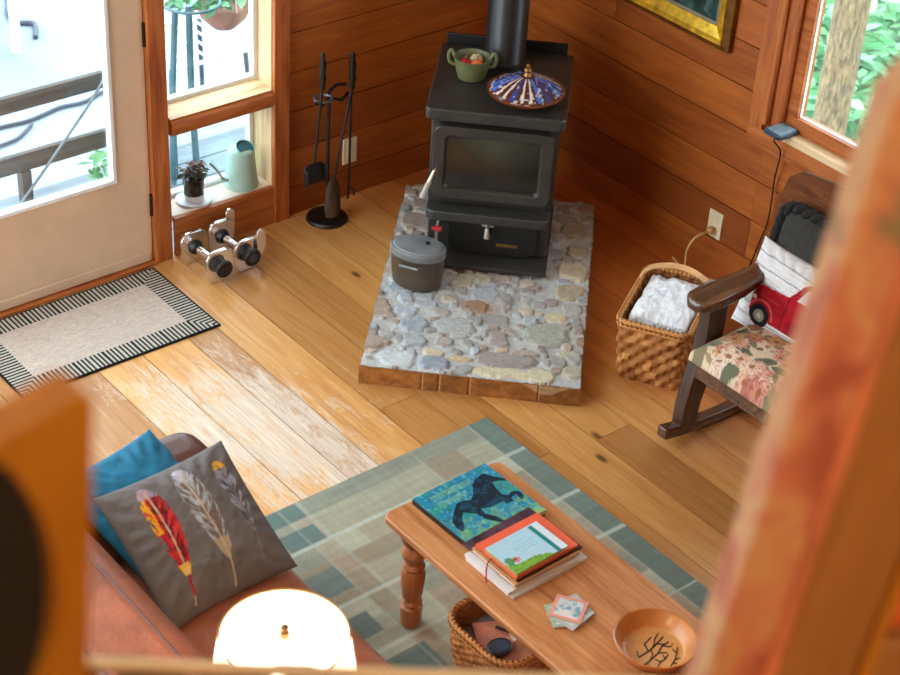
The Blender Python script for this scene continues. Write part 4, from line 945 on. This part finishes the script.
# ------------------------------------------------------------------ coffee table
TZ = .40; tx0, tx1, ty0, ty1 = -2.243, -1.812, -3.25, -2.046
ct = thing('coffee_table', 'long brown wooden coffee table with turned legs on the rug', 'table', ((tx0 + tx1) / 2, (ty0 + ty1) / 2, .0085)); z_ = .0085
m = MB(); m.prism(rrect(tx1 - tx0, ty1 - ty0, .03, 6), 'xy', TZ - .024 - z_, TZ - z_); m.build('tabletop', 'table_wood', ct, bevel=.006, seg=3)
lp = [(0, 0), (.027, 0), (.031, .02), (.033, .07), (.023, .078), (.031, .088), (.023, .098), (.029, .112), (.034, .155), (.036, .195), (.025, .212), (.034, .225), (.025, .238), (.030, .25), (.039, .275), (.025, .298), (.036, .312), (.043, .335), (.044, .366), (0, .366)]
for (x, y) in ((-1, 1), (1, 1), (-1, -1), (1, -1)):
    MB().lathe(lp, 28, (x * .150, y * .525, 0)).build('leg', 'table_leg', ct, angle=50)
MB().box(-.13, .13, -.5, .5, TZ - .05 - z_, TZ - .025 - z_).build('under_frame', 'table_leg', ct, bevel=.003)

# ------------------------------------------------------------------ books and papers on the table
def book(name, label, cat, cx, cy, z, w, h, t, rz, cover, pages, group=None, paint=None, hard=True, n=90, spine='-x'):
    b = thing(name, label, cat, (cx, cy, z), math.radians(rz), group)
    c = .0022 if hard else .0008
    MB().box(-w / 2 + .003, w / 2 - .004, -h / 2 + .004, h / 2 - .004, c, t - c).build('pages', pages, b, smooth=False)
    m = MB(); m.box(-w / 2, w / 2, -h / 2, h / 2, 0, c); 
    if spine == '-x': m.box(-w / 2, -w / 2 + .003, -h / 2, h / 2, c, t - c)
    if spine == '-y': m.box(-w / 2, w / 2, -h / 2, -h / 2 + .003, c, t - c)
    m.build('back_cover', cover, b, smooth=False)
    if paint is not None:
        U, V = np.meshgrid(np.linspace(0, 1, n), np.linspace(0, 1, n)); C = paint(U, 1 - V)
        m = MB(); m.grid(np.stack([(U - .5) * w, (V - .5) * h, np.full(U.shape, t)], -1), C); m.cur = tuple(C.reshape(-1, 3).mean(0)); m.box(-w / 2, w / 2, -h / 2, h / 2, t - c, t - .0002)
        m.build('front_cover', 'card_paint', b, smooth=False)
    else: MB().box(-w / 2, w / 2, -h / 2, h / 2, t - c, t).build('front_cover', cover, b, smooth=False)
    return b
def horse_cover(u, v):
    C = np.ones(u.shape + (3,)) * linA((24, 126, 160)); n1 = fbm(u * 7, v * 7, 3); n2 = fbm(u * 16, v * 16, 7); n3 = fbm(u * 34, v * 28, 9)
    C = lerp(C, np.clip((n1 - .48) * 6, 0, 1), (34, 140, 132)); C = lerp(C, np.clip((n2 - .52) * 4, 0, 1) * .8, (22, 96, 124))
    gl = np.clip((v - .45) * 2.2, 0, 1) + .5 * np.clip(u - .7, 0, 1); C = lerp(C, np.clip((n2 - .40) * 4, 0, 1) * np.clip(gl, 0, 1) * .8, (128, 178, 84)); C = lerp(C, np.clip((n3 - .55) * 4, 0, 1) * .6, (130, 204, 206))
    C = lerp(C, np.clip((v - .9) * 9, 0, 1) * .9, (176, 200, 120))
    def T(px, py): x, y = px - 45, py - 265; det = 480 * 325 + 225 * 335; return ((x * 325 - y * 335) / det, (480 * y + 225 * x) / det)
    B = [(640, 150), (560, 130), (505, 110), (450, 145), (425, 185), (425, 245), (405, 285), (345, 288), (310, 310), (285, 370), (270, 425), (300, 470), (332, 487), (345, 460), (335, 400), (348, 365), (430, 377), (480, 412), (560, 434), (600, 428), (545, 395), (485, 378), (455, 345), (520, 337), (600, 300), (622, 316), (668, 302), (658, 275), (692, 255), (718, 294), (740, 270), (718, 238), (668, 233), (640, 260), (602, 255), (565, 200), (555, 172), (600, 162), (640, 166)]
    hm = inpoly(u, v, [T(*p) for p in B]); C = lerp(C, hm * 1.0, (8, 34, 50)); C = lerp(C, (hm & (n2 > .56)) * .7, (14, 74, 98))
    for r_, (v0, a, b) in enumerate(((.14, .14, .66), (.27, .14, .52))):   # faded, unreadable lettering of the title
        cell = np.floor((u - a) / .042); f = ((u - a) / .042) % 1; keep = RNG.random(40)[np.clip(cell, 0, 39).astype(int)]
        g = (u > a) & (u < b) & (np.abs(v - v0) < .042) & (f > .2) & ((np.abs(f - .35) < .13) | (np.abs(f - .8) < .11 + .05 * keep) | (np.abs(v - v0 - .03 * np.sign(keep - .5)) < .012))
        C = lerp(C, g * .5, (140, 184, 120))
    return C
book('picture_book', 'large teal and green book with a running black horse, coffee table', 'book', -2.006, -2.190, TZ, .272, .262, .020, 1.5, 'stove_dark', 'page_cream', paint=horse_cover, n=150)
zt = TZ + .0002
G_ = 'papers and books stacked on the coffee table'
book('magazine', 'white magazine at the very bottom of the paper stack', 'magazine', -2.035, -2.430, zt, .272, .195, .009, 1, 'cover_white', 'page_cream', hard=False, spine='-x', group=G_); zt += .0092
book('notebook', 'white paper notebook lying second from the bottom of the stack', 'notebook', -2.048, -2.428, zt, .255, .190, .011, -2, 'cover_white', 'page_cream', hard=False, group=G_); zt += .0112
book('magazine', 'dark plum magazine sticking out towards the horse book', 'magazine', -2.025, -2.400, zt, .25, .215, .007, 3, 'cover_plum', 'page_cream', hard=False, group=G_); zt += .0072
book('paper_folder', 'brown kraft paper folder beneath the orange book', 'folder', -2.040, -2.428, zt, .235, .182, .010, 0, 'cover_kraft', 'cover_white', hard=False, spine='', group=G_); zt += .0102
book('notebook', 'thin dark notebook just beneath the orange book', 'notebook', -2.032, -2.428, zt, .228, .172, .006, 1, 'cover_dark', 'page_cream', hard=False, group=G_); zt += .0062
book('orange_book', 'orange book showing around the pale blue booklet', 'book', -2.036, -2.426, zt, .226, .166, .010, 1, 'cover_orange', 'page_tan', hard=True, group=G_); zt += .0102
def booklet(u, v):
    C = np.ones(u.shape + (3,)) * linA((168, 206, 222)); C *= (.94 + .12 * fbm(u * 12, v * 12, 3))[..., None]
    C = lerp(C, ((u > .80) & (u < .88) & (v > .04)) * 1.0, (20, 124, 128)); C = lerp(C, (u > .88) * 1.0, (206, 222, 230))
    gr = v > .66 + .42 * u + .05 * np.sin(u * 9) + .08 * (fbm(u * 24, v * 6, 5) - .5); C = lerp(C, gr * 1.0, (122, 172, 58)); C = lerp(C, (gr & (fbm(u * 30, v * 30, 6) > .56)) * .7, (70, 120, 46))
    C = lerp(C, ((u < .10) & (v < .45 + .3 * fbm(u * 20, v * 8, 2))) * 0.0, (70, 130, 60))
    d = np.hypot((u - .20) / .07, (v - .66) / .09) + .5 * (fbm(u * 25, v * 25, 4) - .5); C = lerp(C, (d < 1) * 1.0, (204, 140, 136)); C = lerp(C, (np.hypot((u - .19) / .035, (v - .64) / .04) < 1) * 1.0, (130, 80, 66)); C = lerp(C, (np.hypot((u - .09) / .07, (v - .62) / .12) + .7 * (fbm(u * 30, v * 30, 8) - .5) < 1) * .9, (70, 128, 62))
    for v0, a, b in ((.24, .34, .66), (.34, .28, .72), (.44, .30, .70), (.54, .40, .72)):
        g = (np.abs(v - v0) < .018) & (u > a) & (u < b) & (np.sin(u * 120 + v0 * 50) > -.2); C = lerp(C, g * .45, (96, 168, 186))
    return C
book('booklet', 'pale blue booklet with grass and teal band on top of the stack', 'booklet', -2.055, -2.445, zt, .188, .128, .013, 2, 'cover_kraft', 'page_tan', hard=False, paint=booklet, group=G_, n=110)
o = MB().tube(sm([(-2.158, -2.42, TZ + .060), (-2.172, -2.425, TZ + .062), (-2.182, -2.430, TZ + .045), (-2.186, -2.436, TZ + .02), (-2.188, -2.44, TZ + .006)], 5), .0022, 6).build('bookmark_ribbon', 'ribbon_red')
tag(o, 'narrow red ribbon hanging over the left side of the paper stack', 'ribbon')
def coaster(i, label, cx, cy, rz, cols):
    def pa(u, v):
        C = np.ones(u.shape + (3,)) * linA(cols[0]); inn = (np.abs(u - .5) < .39) & (np.abs(v - .5) < .39); C = lerp(C, inn * 1.0, cols[1]); n1 = fbm(u * 8 + i * 9, v * 8, 3 + i); C = lerp(C, inn * np.clip((n1 - .48) * 8, 0, 1), cols[2]); C = lerp(C, (inn & (v > .55) & (np.abs(u - .45) < (v - .5))) * .7, (226, 220, 214)); return C
    w = .088; n = 40; U, V = np.meshgrid(np.linspace(0, 1, n), np.linspace(0, 1, n)); m = MB(); m.grid(np.stack([(U - .5) * w, (V - .5) * w, np.full(U.shape, .0036)], -1), pa(U, 1 - V)); m.cur = tuple(linA((200, 190, 176))); m.box(-w / 2, w / 2, -w / 2, w / 2, 0, .0034)
    tag(m.build('coaster', 'card_paint', smooth=False, loc=(cx, cy, TZ + .0002 + i * .0038), rotz=math.radians(rz)), label, 'coaster', 'square coasters in a loose pile')
coaster(0, 'lowest coaster of the pile, pale grey with dark print at its right edge', -2.066, -2.650, -6, ((190, 196, 194), (206, 208, 204), (60, 66, 66)))
coaster(1, 'green-edged coaster poking out at the left of the pile', -2.098, -2.655, -24, ((150, 184, 160), (190, 206, 190), (120, 168, 156)))
coaster(2, 'blue-grey coaster poking out toward the table edge below the top one', -2.090, -2.666, 10, ((176, 190, 190), (196, 204, 204), (110, 140, 146)))
coaster(3, 'top coaster of the pile with pink border and teal print', -2.082, -2.652, -58, ((224, 150, 130), (200, 206, 210), (112, 164, 176)))
# wooden bowl
wbw = thing('wooden_bowl', 'round wooden bowl with dark branch design inside, on the coffee table', 'bowl', (-2.003, -2.893, TZ))
ns, nr = 120, 60; A, T = np.meshgrid(np.linspace(0, 2 * PI, ns, endpoint=False), np.linspace(0, 1, nr)); rad = .106 * T; zz = .010 + .038 * np.clip((T - .70) / .30, 0, 1) ** 1.5 + .004 * T
X, Y = rad * np.cos(A), rad * np.sin(A); C = np.ones(A.shape + (3,)) * linA((206, 138, 76)); C *= (.86 + .28 * fbm(X * 30 + 9, Y * 180 + 30, 2))[..., None]; C = lerp(C, (T < .76) * .55, (226, 178, 116))
segs = []; R = random.Random(5)
def branch(x, y, a, L, d):
    if d == 0 or L < .006: return
    x2, y2 = x + L * math.cos(a), y + L * math.sin(a); segs.append((x, y, x2, y2, .0008 + .0004 * d))
    branch(x2, y2, a + R.uniform(-.25, .2), L * .8, d - 1)
    if R.random() < .75: branch(x2, y2, a + R.choice((-1, 1)) * R.uniform(.5, .9), L * .6, d - 1)
def im(r, u): return (r * .777 + u * .657, -r * .627 + u * .754)
def twig(pts, w0):
    q = [im(a / 1000, b / 1000) for a, b in pts]
    for (x, y), (x2, y2) in zip(q[:-1], q[1:]): segs.append((x, y, x2, y2, w0))
for pts, w0 in (([(-62, -52), (-40, -30), (-14, -6), (8, 22), (26, 48)], .0016), ([(-40, -30), (-44, -10)], .001), ([(-14, -6), (-24, 20), (-6, 44)], .0011), ([(8, 22), (28, 22)], .001), ([(-2, 8), (4, 40), (14, 60)], .001),
                ([(-34, -66), (-12, -40), (10, -12), (22, 16), (40, 30)], .0015), ([(10, -12), (34, -8)], .001), ([(22, 16), (44, 12), (50, 24)], .001), ([(-12, -40), (-4, -18), (-8, 2)], .001),
                ([(6, -64), (14, -44), (28, -32), (36, -14)], .0012), ([(14, -44), (2, -34)], .001), ([(28, -32), (22, -18)], .001), ([(40, -58), (52, -34), (58, -10), (62, 10)], .0012), ([(52, -34), (64, -28)], .001), ([(58, -10), (48, 4)], .001), ([(46, -46), (58, -50)], .001)):
    twig(pts, w0)
UU, VV = np.meshgrid(np.linspace(-.08, .08, 150), np.linspace(-.08, .08, 150))
def dist(X, Y):
    b = np.full(X.shape, 9.0)
    for (x, y, x2, y2, w_) in segs:
        t = np.clip(((X - x) * (x2 - x) + (Y - y) * (y2 - y)) / ((x2 - x) ** 2 + (y2 - y) ** 2 + 1e-9), 0, 1); b = np.minimum(b, np.hypot(X - x - t * (x2 - x), Y - y - t * (y2 - y)) - w_)
    return b
m = MB(); m.grid(np.stack([X, Y, zz], -1), C, wrap_u=True); m.cur = tuple(linA((198, 122, 60)))
m.lathe([(0, 0), (.045, 0), (.050, .004), (.088, .016), (.106, .040), (.111, .050), (.110, .055), (.105, .053)], 60); m.build('bowl_body', painted('bowl_paint', .28, .5, bump=0, var=.04), wbw, angle=60)
vs, fs = [], []
for (x, y, x2, y2, w_) in segs:
    d = Vector((x2 - x, y2 - y, 0)).normalized(); q = Vector((-d.y, d.x, 0)) * w_ * 1.1
    if max(math.hypot(x, y), math.hypot(x2, y2)) > .079: continue
    b = len(vs); zq = lambda a, b_: .0145 + .004 * math.hypot(a, b_) / .106 + .038 * max(0, (math.hypot(a, b_) / .106 - .70) / .30) ** 1.5
    for (a, b_) in ((x, y), (x2, y2)):
        for s in (-1, 1):
            for dz in (-.004, .0006): vs.append((a + s * q.x, b_ + s * q.y, zq(a, b_) + dz - .003))
    fs += [(b, b + 1, b + 3, b + 2), (b + 4, b + 6, b + 7, b + 5), (b + 1, b + 5, b + 7, b + 3), (b, b + 2, b + 6, b + 4), (b, b + 4, b + 5, b + 1), (b + 2, b + 3, b + 7, b + 6)]
MB().add(vs, fs).build('branch_inlay', 'cord_black', wbw, smooth=False)
# basket under the table
ub = thing('low_wicker_basket', 'low wavy-sided wicker basket of papers under the coffee table', 'basket', (-2.035, -2.445, .0090))
wicker(ub, .375, .275, .20, .07, .86, 60, 16, .003, ((150, 88, 44), (206, 138, 80)), curve=.05, seed=4)
zb = .0165
def card(name, label, cat, cx, cy, z, w, h, rz, mat, t=.004, tilt=(0, 0)):
    o = MB().box(-w / 2, w / 2, -h / 2, h / 2, 0, t).build(name, mat, loc=(cx, cy, z)); o.rotation_euler = (tilt[0], tilt[1], math.radians(rz)); tag(o, label, cat)
plain('mag_grey', (96, 88, 92), .4, var=.4, scale=20); plain('mag_pink', (206, 132, 108), .4, var=.2, scale=14); plain('mag_tan', (170, 104, 76), .4, var=.2, scale=20)
t = MB().box(-.135, .135, -.088, .088, 0, .122).build('paper_stack', 'page_tan', loc=(-2.035, -2.445, zb))
zb += .022; tag(t, 'thick stack of papers filling the low wicker basket', 'paper stack')
card('magazine', 'grey-purple magazine at the left end of the low wicker basket', 'magazine', -2.115, -2.395, zb + .1005, .13, .12, 8, 'mag_grey')
card('postcard', 'pinkish card with red mark lying in the low wicker basket', 'card', -2.085, -2.430, zb + .1060, .17, .12, -28, 'mag_pink', .003)
card('envelope', 'cream envelope at the table side of the low wicker basket', 'envelope', -2.01, -2.44, zb + .1095, .13, .09, -18, 'page_cream', .003)
card('booklet', 'reddish-brown booklet at the near end of the low wicker basket', 'booklet', -2.10, -2.510, zb + .1130, .15, .075, 14, 'mag_tan', .004)
rcz = thing('round_case', 'dark round case with grey face in the low wicker basket', 'case', (-2.145, -2.470, zb + .1175))
MB().lathe([(0, 0), (.036, 0), (.040, .006), (.040, .014), (.034, .018), (.030, .016), (0, .016)], 30, sy=.8).build('case_ring', 'cover_dark', rcz)
MB().lathe([(0, .0155), (.030, .0155), (.029, .0175), (0, .0185)], 30, sy=.8).build('face', 'hose_grey', rcz)
o = MB().tube([(-2.09, -2.39, zb + .113), (-2.075, -2.42, zb + .1125), (-2.06, -2.47, zb + .1145)], .004, 8).build('pen', 'cover_dark'); tag(o, 'dark pen lying across the pinkish card in the low wicker basket', 'pen')
# ------------------------------------------------------------------ leather sofa
so = thing('leather_sofa', 'brown leather sofa with blue and grey pillows at the lower left', 'sofa', (-2.98, -2.22, .0085)); sx, sy_, sz = 2.98, 2.22, .0085
def sb(name, mat, x0, x1, y0, y1, z0, z1, bevel, seg=5, par=so):
    return MB().box(x0 + sx, x1 + sx, y0 + sy_, y1 + sy_, z0 - sz, z1 - sz).build(name, mat, par, bevel=bevel, seg=seg)
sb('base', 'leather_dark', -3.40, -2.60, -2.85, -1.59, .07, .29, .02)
sb('backrest', 'leather', -3.44, -3.115, -2.87, -1.57, .08, .80, .10, 6)
sc_ = MB(); n = 50; U, V = np.meshgrid(np.linspace(-1, 1, n), np.linspace(-1, 1, n)); e = np.clip(1 - np.maximum(np.abs(U), np.abs(V)) ** 8, 0, 1) ** .4
X = U * .285 - 2.835 + sx; Y = V * .455 - 2.215 + sy_; wr = .016 * (fbm(U * 3 + 9, V * 3 + 9, 6) - .5) + .006 * np.sin(U * 9 + V * 5) * np.clip(fbm(U * 2 + 4, V * 2 + 4, 9) - .4, 0, 1)
sc_.grid(np.stack([X, Y, .30 + .12 * e + .018 * (1 - U ** 2) * (1 - V ** 2) + wr - sz], -1)); sc_.grid(np.stack([X, Y, .295 - .004 * e - sz], -1)[::-1]); sc_.build('seat_cushion', 'leather', so, weld=True, angle=80)
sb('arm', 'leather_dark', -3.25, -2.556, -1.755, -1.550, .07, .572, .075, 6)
sb('arm', 'leather', -3.25, -2.572, -2.875, -2.68, .07, .545, .075, 6)
m = MB()
for x in (-3.20, -3.36):
    m.tube(sm([(x + sx, -2.80 + sy_, .795 - sz + .002), (x + sx + .004, -2.2 + sy_, .80 - sz), (x + sx, -1.64 + sy_, .795 - sz + .002)], 6), .0035, 6)
m.tube([(-3.14 + sx, -2.18 + sy_, .74 - sz), (-3.22 + sx, -2.18 + sy_, .7995 - sz), (-3.36 + sx, -2.18 + sy_, .7995 - sz)], .0035, 6)
m.build('seam_piping', 'leather_dark', so)
for x in (-3.35, -2.66):
    for y in (-2.80, -1.64): MB().lathe([(0, 0), (.022, 0), (.03, .066), (0, .066)], 16, (x + sx, y + sy_, 0)).build('foot', 'dark_wood', so)
# pillows
pm, pw, ph = frame_from((-2.972, -1.646, .600), (-2.655, -1.572, .585), (-2.992, -2.030, .462))
tag(pillow('blue_pillow', 'blue_cotton', pw + .03, ph + .02, .11, n=60, mat4=pm, wrinkle=.008, seed=6, pinch=.05), 'bright turquoise blue pillow leaning on the far sofa arm', 'pillow')
def feathers(u, v):
    C = np.ones(u.shape + (3,)) * linA((104, 99, 97)); C *= (.94 + .12 * fbm(u * 40, v * 40, 2))[..., None]
    def fea(x0, v0, x1, v1, xq, vq, wd, body, seed, bend=0.0):
        nonlocal C
        t = (v - v0) / (v1 - v0); cx = x0 + (x1 - x0) * t + bend * np.sin(PI * np.clip(t, 0, 1)); s = (u - cx)
        half = wd * np.clip(np.sin(PI * np.clip(t, 0, 1) ** .80) ** .55, 0, 1) * (1.0 - .22 * np.clip(t, 0, 1)); bar = fbm((t + np.abs(s) * 2.2) * 22 + 7, s * 30 + 40, seed, 3)
        half = half * (1 - .30 * (bar > .60)) ; inn = (t > 0) & (t < 1) & (np.abs(s) < half); C = body(C, inn, t, s / wd, bar)
        tq = (v - v0) / (vq - v0); cq = np.where(t < 1, cx, x1 + (xq - x1) * (v - v1) / (vq - v1 + 1e-9)); return inn, t, s, cq, tq
    def red(C, g, t, s, b):
        C = lerp(C, g * 1.0, (176, 30, 40)); C = lerp(C, (g & (b > .55)) * .9, (92, 22, 30)); C = lerp(C, (g & (b < .40)) * .7, (204, 60, 48)); C = lerp(C, (g & (s < -.35) & (t < .52) & (b > .38)) * 1.0, (224, 158, 30)); C = lerp(C, (g & (t > .86)) * 1.0, (226, 176, 60)); C = lerp(C, (g & (t < .13)) * .8, (156, 146, 160)); return C
    def grey(C, g, t, s, b):
        C = lerp(C, g * 1.0, (140, 136, 136)); C = lerp(C, (g & (b > .54)) * .9, (110, 92, 88)); C = lerp(C, (g & (b < .42)) * .8, (166, 176, 178)); C = lerp(C, (g & (t > .78)) * 1.0, (170, 158, 130)); C = lerp(C, (g & (t < .15)) * .7, (170, 172, 182)); return C
    def slate(C, g, t, s, b):
        C = lerp(C, g * 1.0, (122, 122, 132)); C = lerp(C, (g & (b > .56)) * .9, (72, 72, 84)); C = lerp(C, (g & (b < .42)) * .8, (156, 158, 168)); C = lerp(C, (g & (t < .11)) * 1.0, (214, 158, 40)); return C
    for args in ((.27, .08, .235, .77, .205, .95, .100, red, 3, .012), (.552, .06, .548, .80, .515, .965, .108, grey, 5, .012), (.835, .125, .820, .70, .765, .89, .080, slate, 8, .012)):
        x0, v0, x1, v1, xq, vq, wd, body, sd, bend = args; inn, t, s, cq, tq = fea(*args)
        C = lerp(C, ((np.abs(u - cq) < .007) & (t > .05) & (v < vq)) * .85, (196, 176, 146) if sd != 8 else (122, 112, 104))
        if sd == 3: C = lerp(C, ((np.abs(u - cq) < .009) & (t > .98) & (v < vq - .06)) * 1.0, (150, 34, 40))
    return C
pm, pw, ph = frame_from((-3.002, -1.814, .650), (-2.603, -1.794, .650), (-2.985, -2.142, .445))
tag(pillow('feather_pillow', 'feather_paint', pw + .005, ph + .015, .13, n=190, paint=feathers, mat4=pm, wrinkle=.007, seed=9, pinch=.05), 'dark grey pillow printed with three feathers on the leather sofa', 'pillow')

# ------------------------------------------------------------------ lamp on an end table
LX, LY = -3.268, -3.055
et = thing('end_table', 'small wooden end table behind the lit lamp', 'table', (LX, LY, .0085))
MB().box(-.17, .17, -.15, .15, .56, .585).build('tabletop', 'table_wood', et, bevel=.005)
for a in (-1, 1):
    for b in (-1, 1): MB().box(a * .15 - .018, a * .15 + .018, b * .13 - .018, b * .13 + .018, 0, .56).build('leg', 'table_leg', et, bevel=.003)
la = thing('table_lamp', 'lit table lamp with glowing white drum shade in the foreground', 'lamp', (LX, LY, .594))
MB().lathe([(0, 0), (.07, 0), (.075, .01), (.03, .03), (.025, .05), (.06, .12), (.075, .20), (.06, .29), (.022, .35), (.012, .37), (.010, .50), (0, .50)], 32).build('base', 'lamp_base', la)
zt = 1.30 - .594
MB().lathe([(.150, zt - .20), (.1225, zt), (.1205, zt), (.148, zt - .20)], 56).build('lamp_shade', 'shade_glow', la)
m = MB(); m.lathe([(0, zt - .012), (.119, zt - .012), (.119, zt - .009), (0, zt - .008)], 48); m.build('top_diffuser', 'diffuser_glow', la)
m = MB(); m.tube([(.121 * math.cos(a), .121 * math.sin(a), zt) for a in np.linspace(0, 2 * PI, 50)], .0025, 6, cap=False); m.build('shade_rim', plain('rim_gold', (206, 150, 80), .4), la)
MB().lathe([(0, zt - .008), (.010, zt - .008), (.010, zt + .006), (.006, zt + .010), (.009, zt + .018), (0, zt + .022)], 20).build('finial', 'brass', la)
bl = bpy.data.lights.new('lamp_bulb', 'POINT'); bl.energy = 9; bl.color = (1, .78, .52); bl.shadow_soft_size = .05
bo = bpy.data.objects.new('lamp_bulb', bl); COL.objects.link(bo); bo.parent = la; bo.location = (0, 0, zt - .26)

# ------------------------------------------------------------------ loft in the foreground
D_ = Vector((.78, -.626, 0)); N_ = Vector((.626, .78, 0)); P0 = Vector((-4.199, -3.957, 0))
def lp_(t, off, z): p = P0 + D_ * t + N_ * off; return (p.x, p.y, z)
a, b = lp_(-.55, .09, 0)[:2], lp_(1.7, .09, 0)[:2]
struct(MB().prism([a, b, (b[0], -5.94), (-5.19, -5.94), (-5.19, a[1])], 'xy', 2.08, 2.20).build('floor_loft', 'loft_floor', smooth=False))
lr = thing('loft_railing', 'pale wooden loft rail with tan lattice at the bottom foreground', 'railing', (P0.x, P0.y, 2.20), math.atan2(-.626, .78))
MB().box(-.5, 1.5, -.005, .005, .287, .297).build('top_rail', 'strip_pale', lr, bevel=.002)
MB().box(-.5, 1.5, -.016, .016, 0, .02).build('bottom_rail', 'strip_pale', lr, bevel=.002)
m = MB()
for i in range(27):
    x = -.48 + .076 * i
    for s, yy in ((1, -.009), (-1, .009)):
        m.prism([(x - s * .12 - .014, .018), (x - s * .12 + .014, .018), (x + s * .02 + .018, .291), (x + s * .02 - .018, .291)], 'xz', yy - .003, yy + .003)
m.build('lattice', 'lattice_tan', lr, smooth=False)
ll = bpy.data.lights.new('loft_fill_light', 'POINT'); ll.energy = 36; ll.color = (1, .84, .60); ll.shadow_soft_size = .10  # warm point light added to brighten the loft foreground; no fixture there
lo = bpy.data.objects.new('loft_fill_light', ll); COL.objects.link(lo); lo.location = (-4.75, -5.35, 3.95)
# panel with the dark oval
wp = thing('oval_board', 'blurred upright orange wooden board with a dark oval, left foreground', 'board', (-4.40, -4.3, 2.20))
out = [(-.13, 0), (.096, 0), (.106, .60), (.126, .836), (-.13, .788)]; ell = [(.092 * math.cos(a), .71 + .142 * math.sin(a)) for a in np.linspace(0, 2 * PI, 40, endpoint=False)]
bm_o = resample(out, 160); ang = np.arctan2(bm_o[:, 1] - .71, bm_o[:, 0]); order = np.argsort(ang); bm_o = bm_o[order]; ang = ang[order]
inn = np.stack([.092 * np.cos(ang), .71 + .142 * np.sin(ang)], 1); inn = []
for a in ang:
    r_ = 1 / math.sqrt((math.cos(a) / .092) ** 2 + (math.sin(a) / .142) ** 2); inn.append((r_ * math.cos(a), .71 + r_ * math.sin(a)))
n = 160; vs = []
for y in (-.015, .015):
    vs += [(p[0], y, p[1]) for p in bm_o] + [(p[0], y, p[1]) for p in inn]
fs = []
for i in range(n):
    j = (i + 1) % n; fs += [(i, j, n + j, n + i), (2 * n + i, 3 * n + i, 3 * n + j, 2 * n + j), (i, 2 * n + i, 2 * n + j, j), (n + i, n + j, 3 * n + j, 3 * n + i)]
MB().add(vs, fs).build('board', 'loft_orange', wp, smooth=False)
MB().prism([(p[0] * 1.0, p[1]) for p in ell], 'xz', -.004, .010).build('oval_inset', 'loft_dark', wp, smooth=False)
# chair back on the right: leaning frame
Q0 = Vector((-3.776, -4.394, 2.588)); Q1 = Vector((-3.655, -4.370, 3.086)); ez = (Q1 - Q0).normalized(); ex = Vector((.77, -.635, 0)); ex = (ex - ez * ex.dot(ez)).normalized(); ey = ez.cross(ex)
mm = Matrix((ex, ey, ez)).transposed().to_4x4(); foot = Q0 - ez * ((Q0.z - 2.22) / ez.z); mm.translation = foot
hc = thing('highback_chair', 'blurred wooden high-back chair edged with floral fabric, right foreground', 'chair', mat4=mm)
Ltop = (Q1 - foot).length; z0 = .02
prof = [(0, z0), (.052, z0), (.052, Ltop + .03), (.040, Ltop + .028), (.018, Ltop + .018), (.004, Ltop - .01)]
MB().prism(prof, 'xz', -.02, .05).build('side_cushion', 'loft_floral', hc, bevel=.012, seg=4)
MB().tube([(.052, -.020, z0 + .01), (.052, -.020, Ltop + .03)], .006, 8).build('piping', 'pink_piping', hc)
MB().prism([(.053, z0), (.112, z0), (.132, Ltop + .05), (.057, Ltop + .04)], 'xz', -.018, .03).build('back_post', 'loft_brown', hc, bevel=.002)
MB().prism([(.112, z0), (.121, z0), (.142, Ltop + .05), (.132, Ltop + .05)], 'xz', -.030, .03).build('edge_strip', 'loft_orange', hc, bevel=.002)
MB().prism([(.128, .44), (.40, .50), (.40, Ltop), (.148, Ltop)], 'xz', .0, .06).build('seat_fabric', 'salmon_cloth', hc, bevel=.02, seg=4)
MB().prism([(.122, z0), (.40, z0), (.40, .515), (.125, .445)], 'xz', -.02, .03).build('lower_board', 'loft_brown', hc, bevel=.003)
# ------------------------------------------------------------------ camera, light, look
cd = bpy.data.cameras.new('camera'); cam = bpy.data.objects.new('camera', cd); COL.objects.link(cam); SC.camera = cam
cd.sensor_width = 36.0; cd.lens = 1795.11 / 900 * 36.0; cd.clip_start = 0.05; cd.clip_end = 200
right = Vector((0.7772449, -0.6267569, 0.0553727)); down = Vector((-0.3185652, -0.4678867, -0.8243775)); fwd = Vector((0.5425925, 0.6231034, -0.5633255))
mt = Matrix((right, -down, -fwd)).transposed().to_4x4(); mt.translation = Vector((-4.6633, -5.0683, 3.65)); cam.matrix_world = mt
cd.dof.use_dof = True; cd.dof.focus_distance = 6.1; cd.dof.aperture_fstop = 4.8; cd.dof.aperture_blades = 0
w = bpy.data.worlds.new('world'); SC.world = w; w.use_nodes = True
bg = w.node_tree.nodes['Background']; bg.inputs[0].default_value = (0.80, 0.92, 1.0, 1); bg.inputs[1].default_value = 5.6
SC.view_settings.view_transform = 'Standard'; SC.view_settings.look = 'None'; SC.view_settings.exposure = 0.25; SC.view_settings.gamma = 1.0
SC.view_settings.use_curve_mapping = False
SC.cycles.use_denoising = True; SC.cycles.max_bounces = 8; SC.cycles.transparent_max_bounces = 12
SC.cycles.sample_clamp_indirect = 8.0
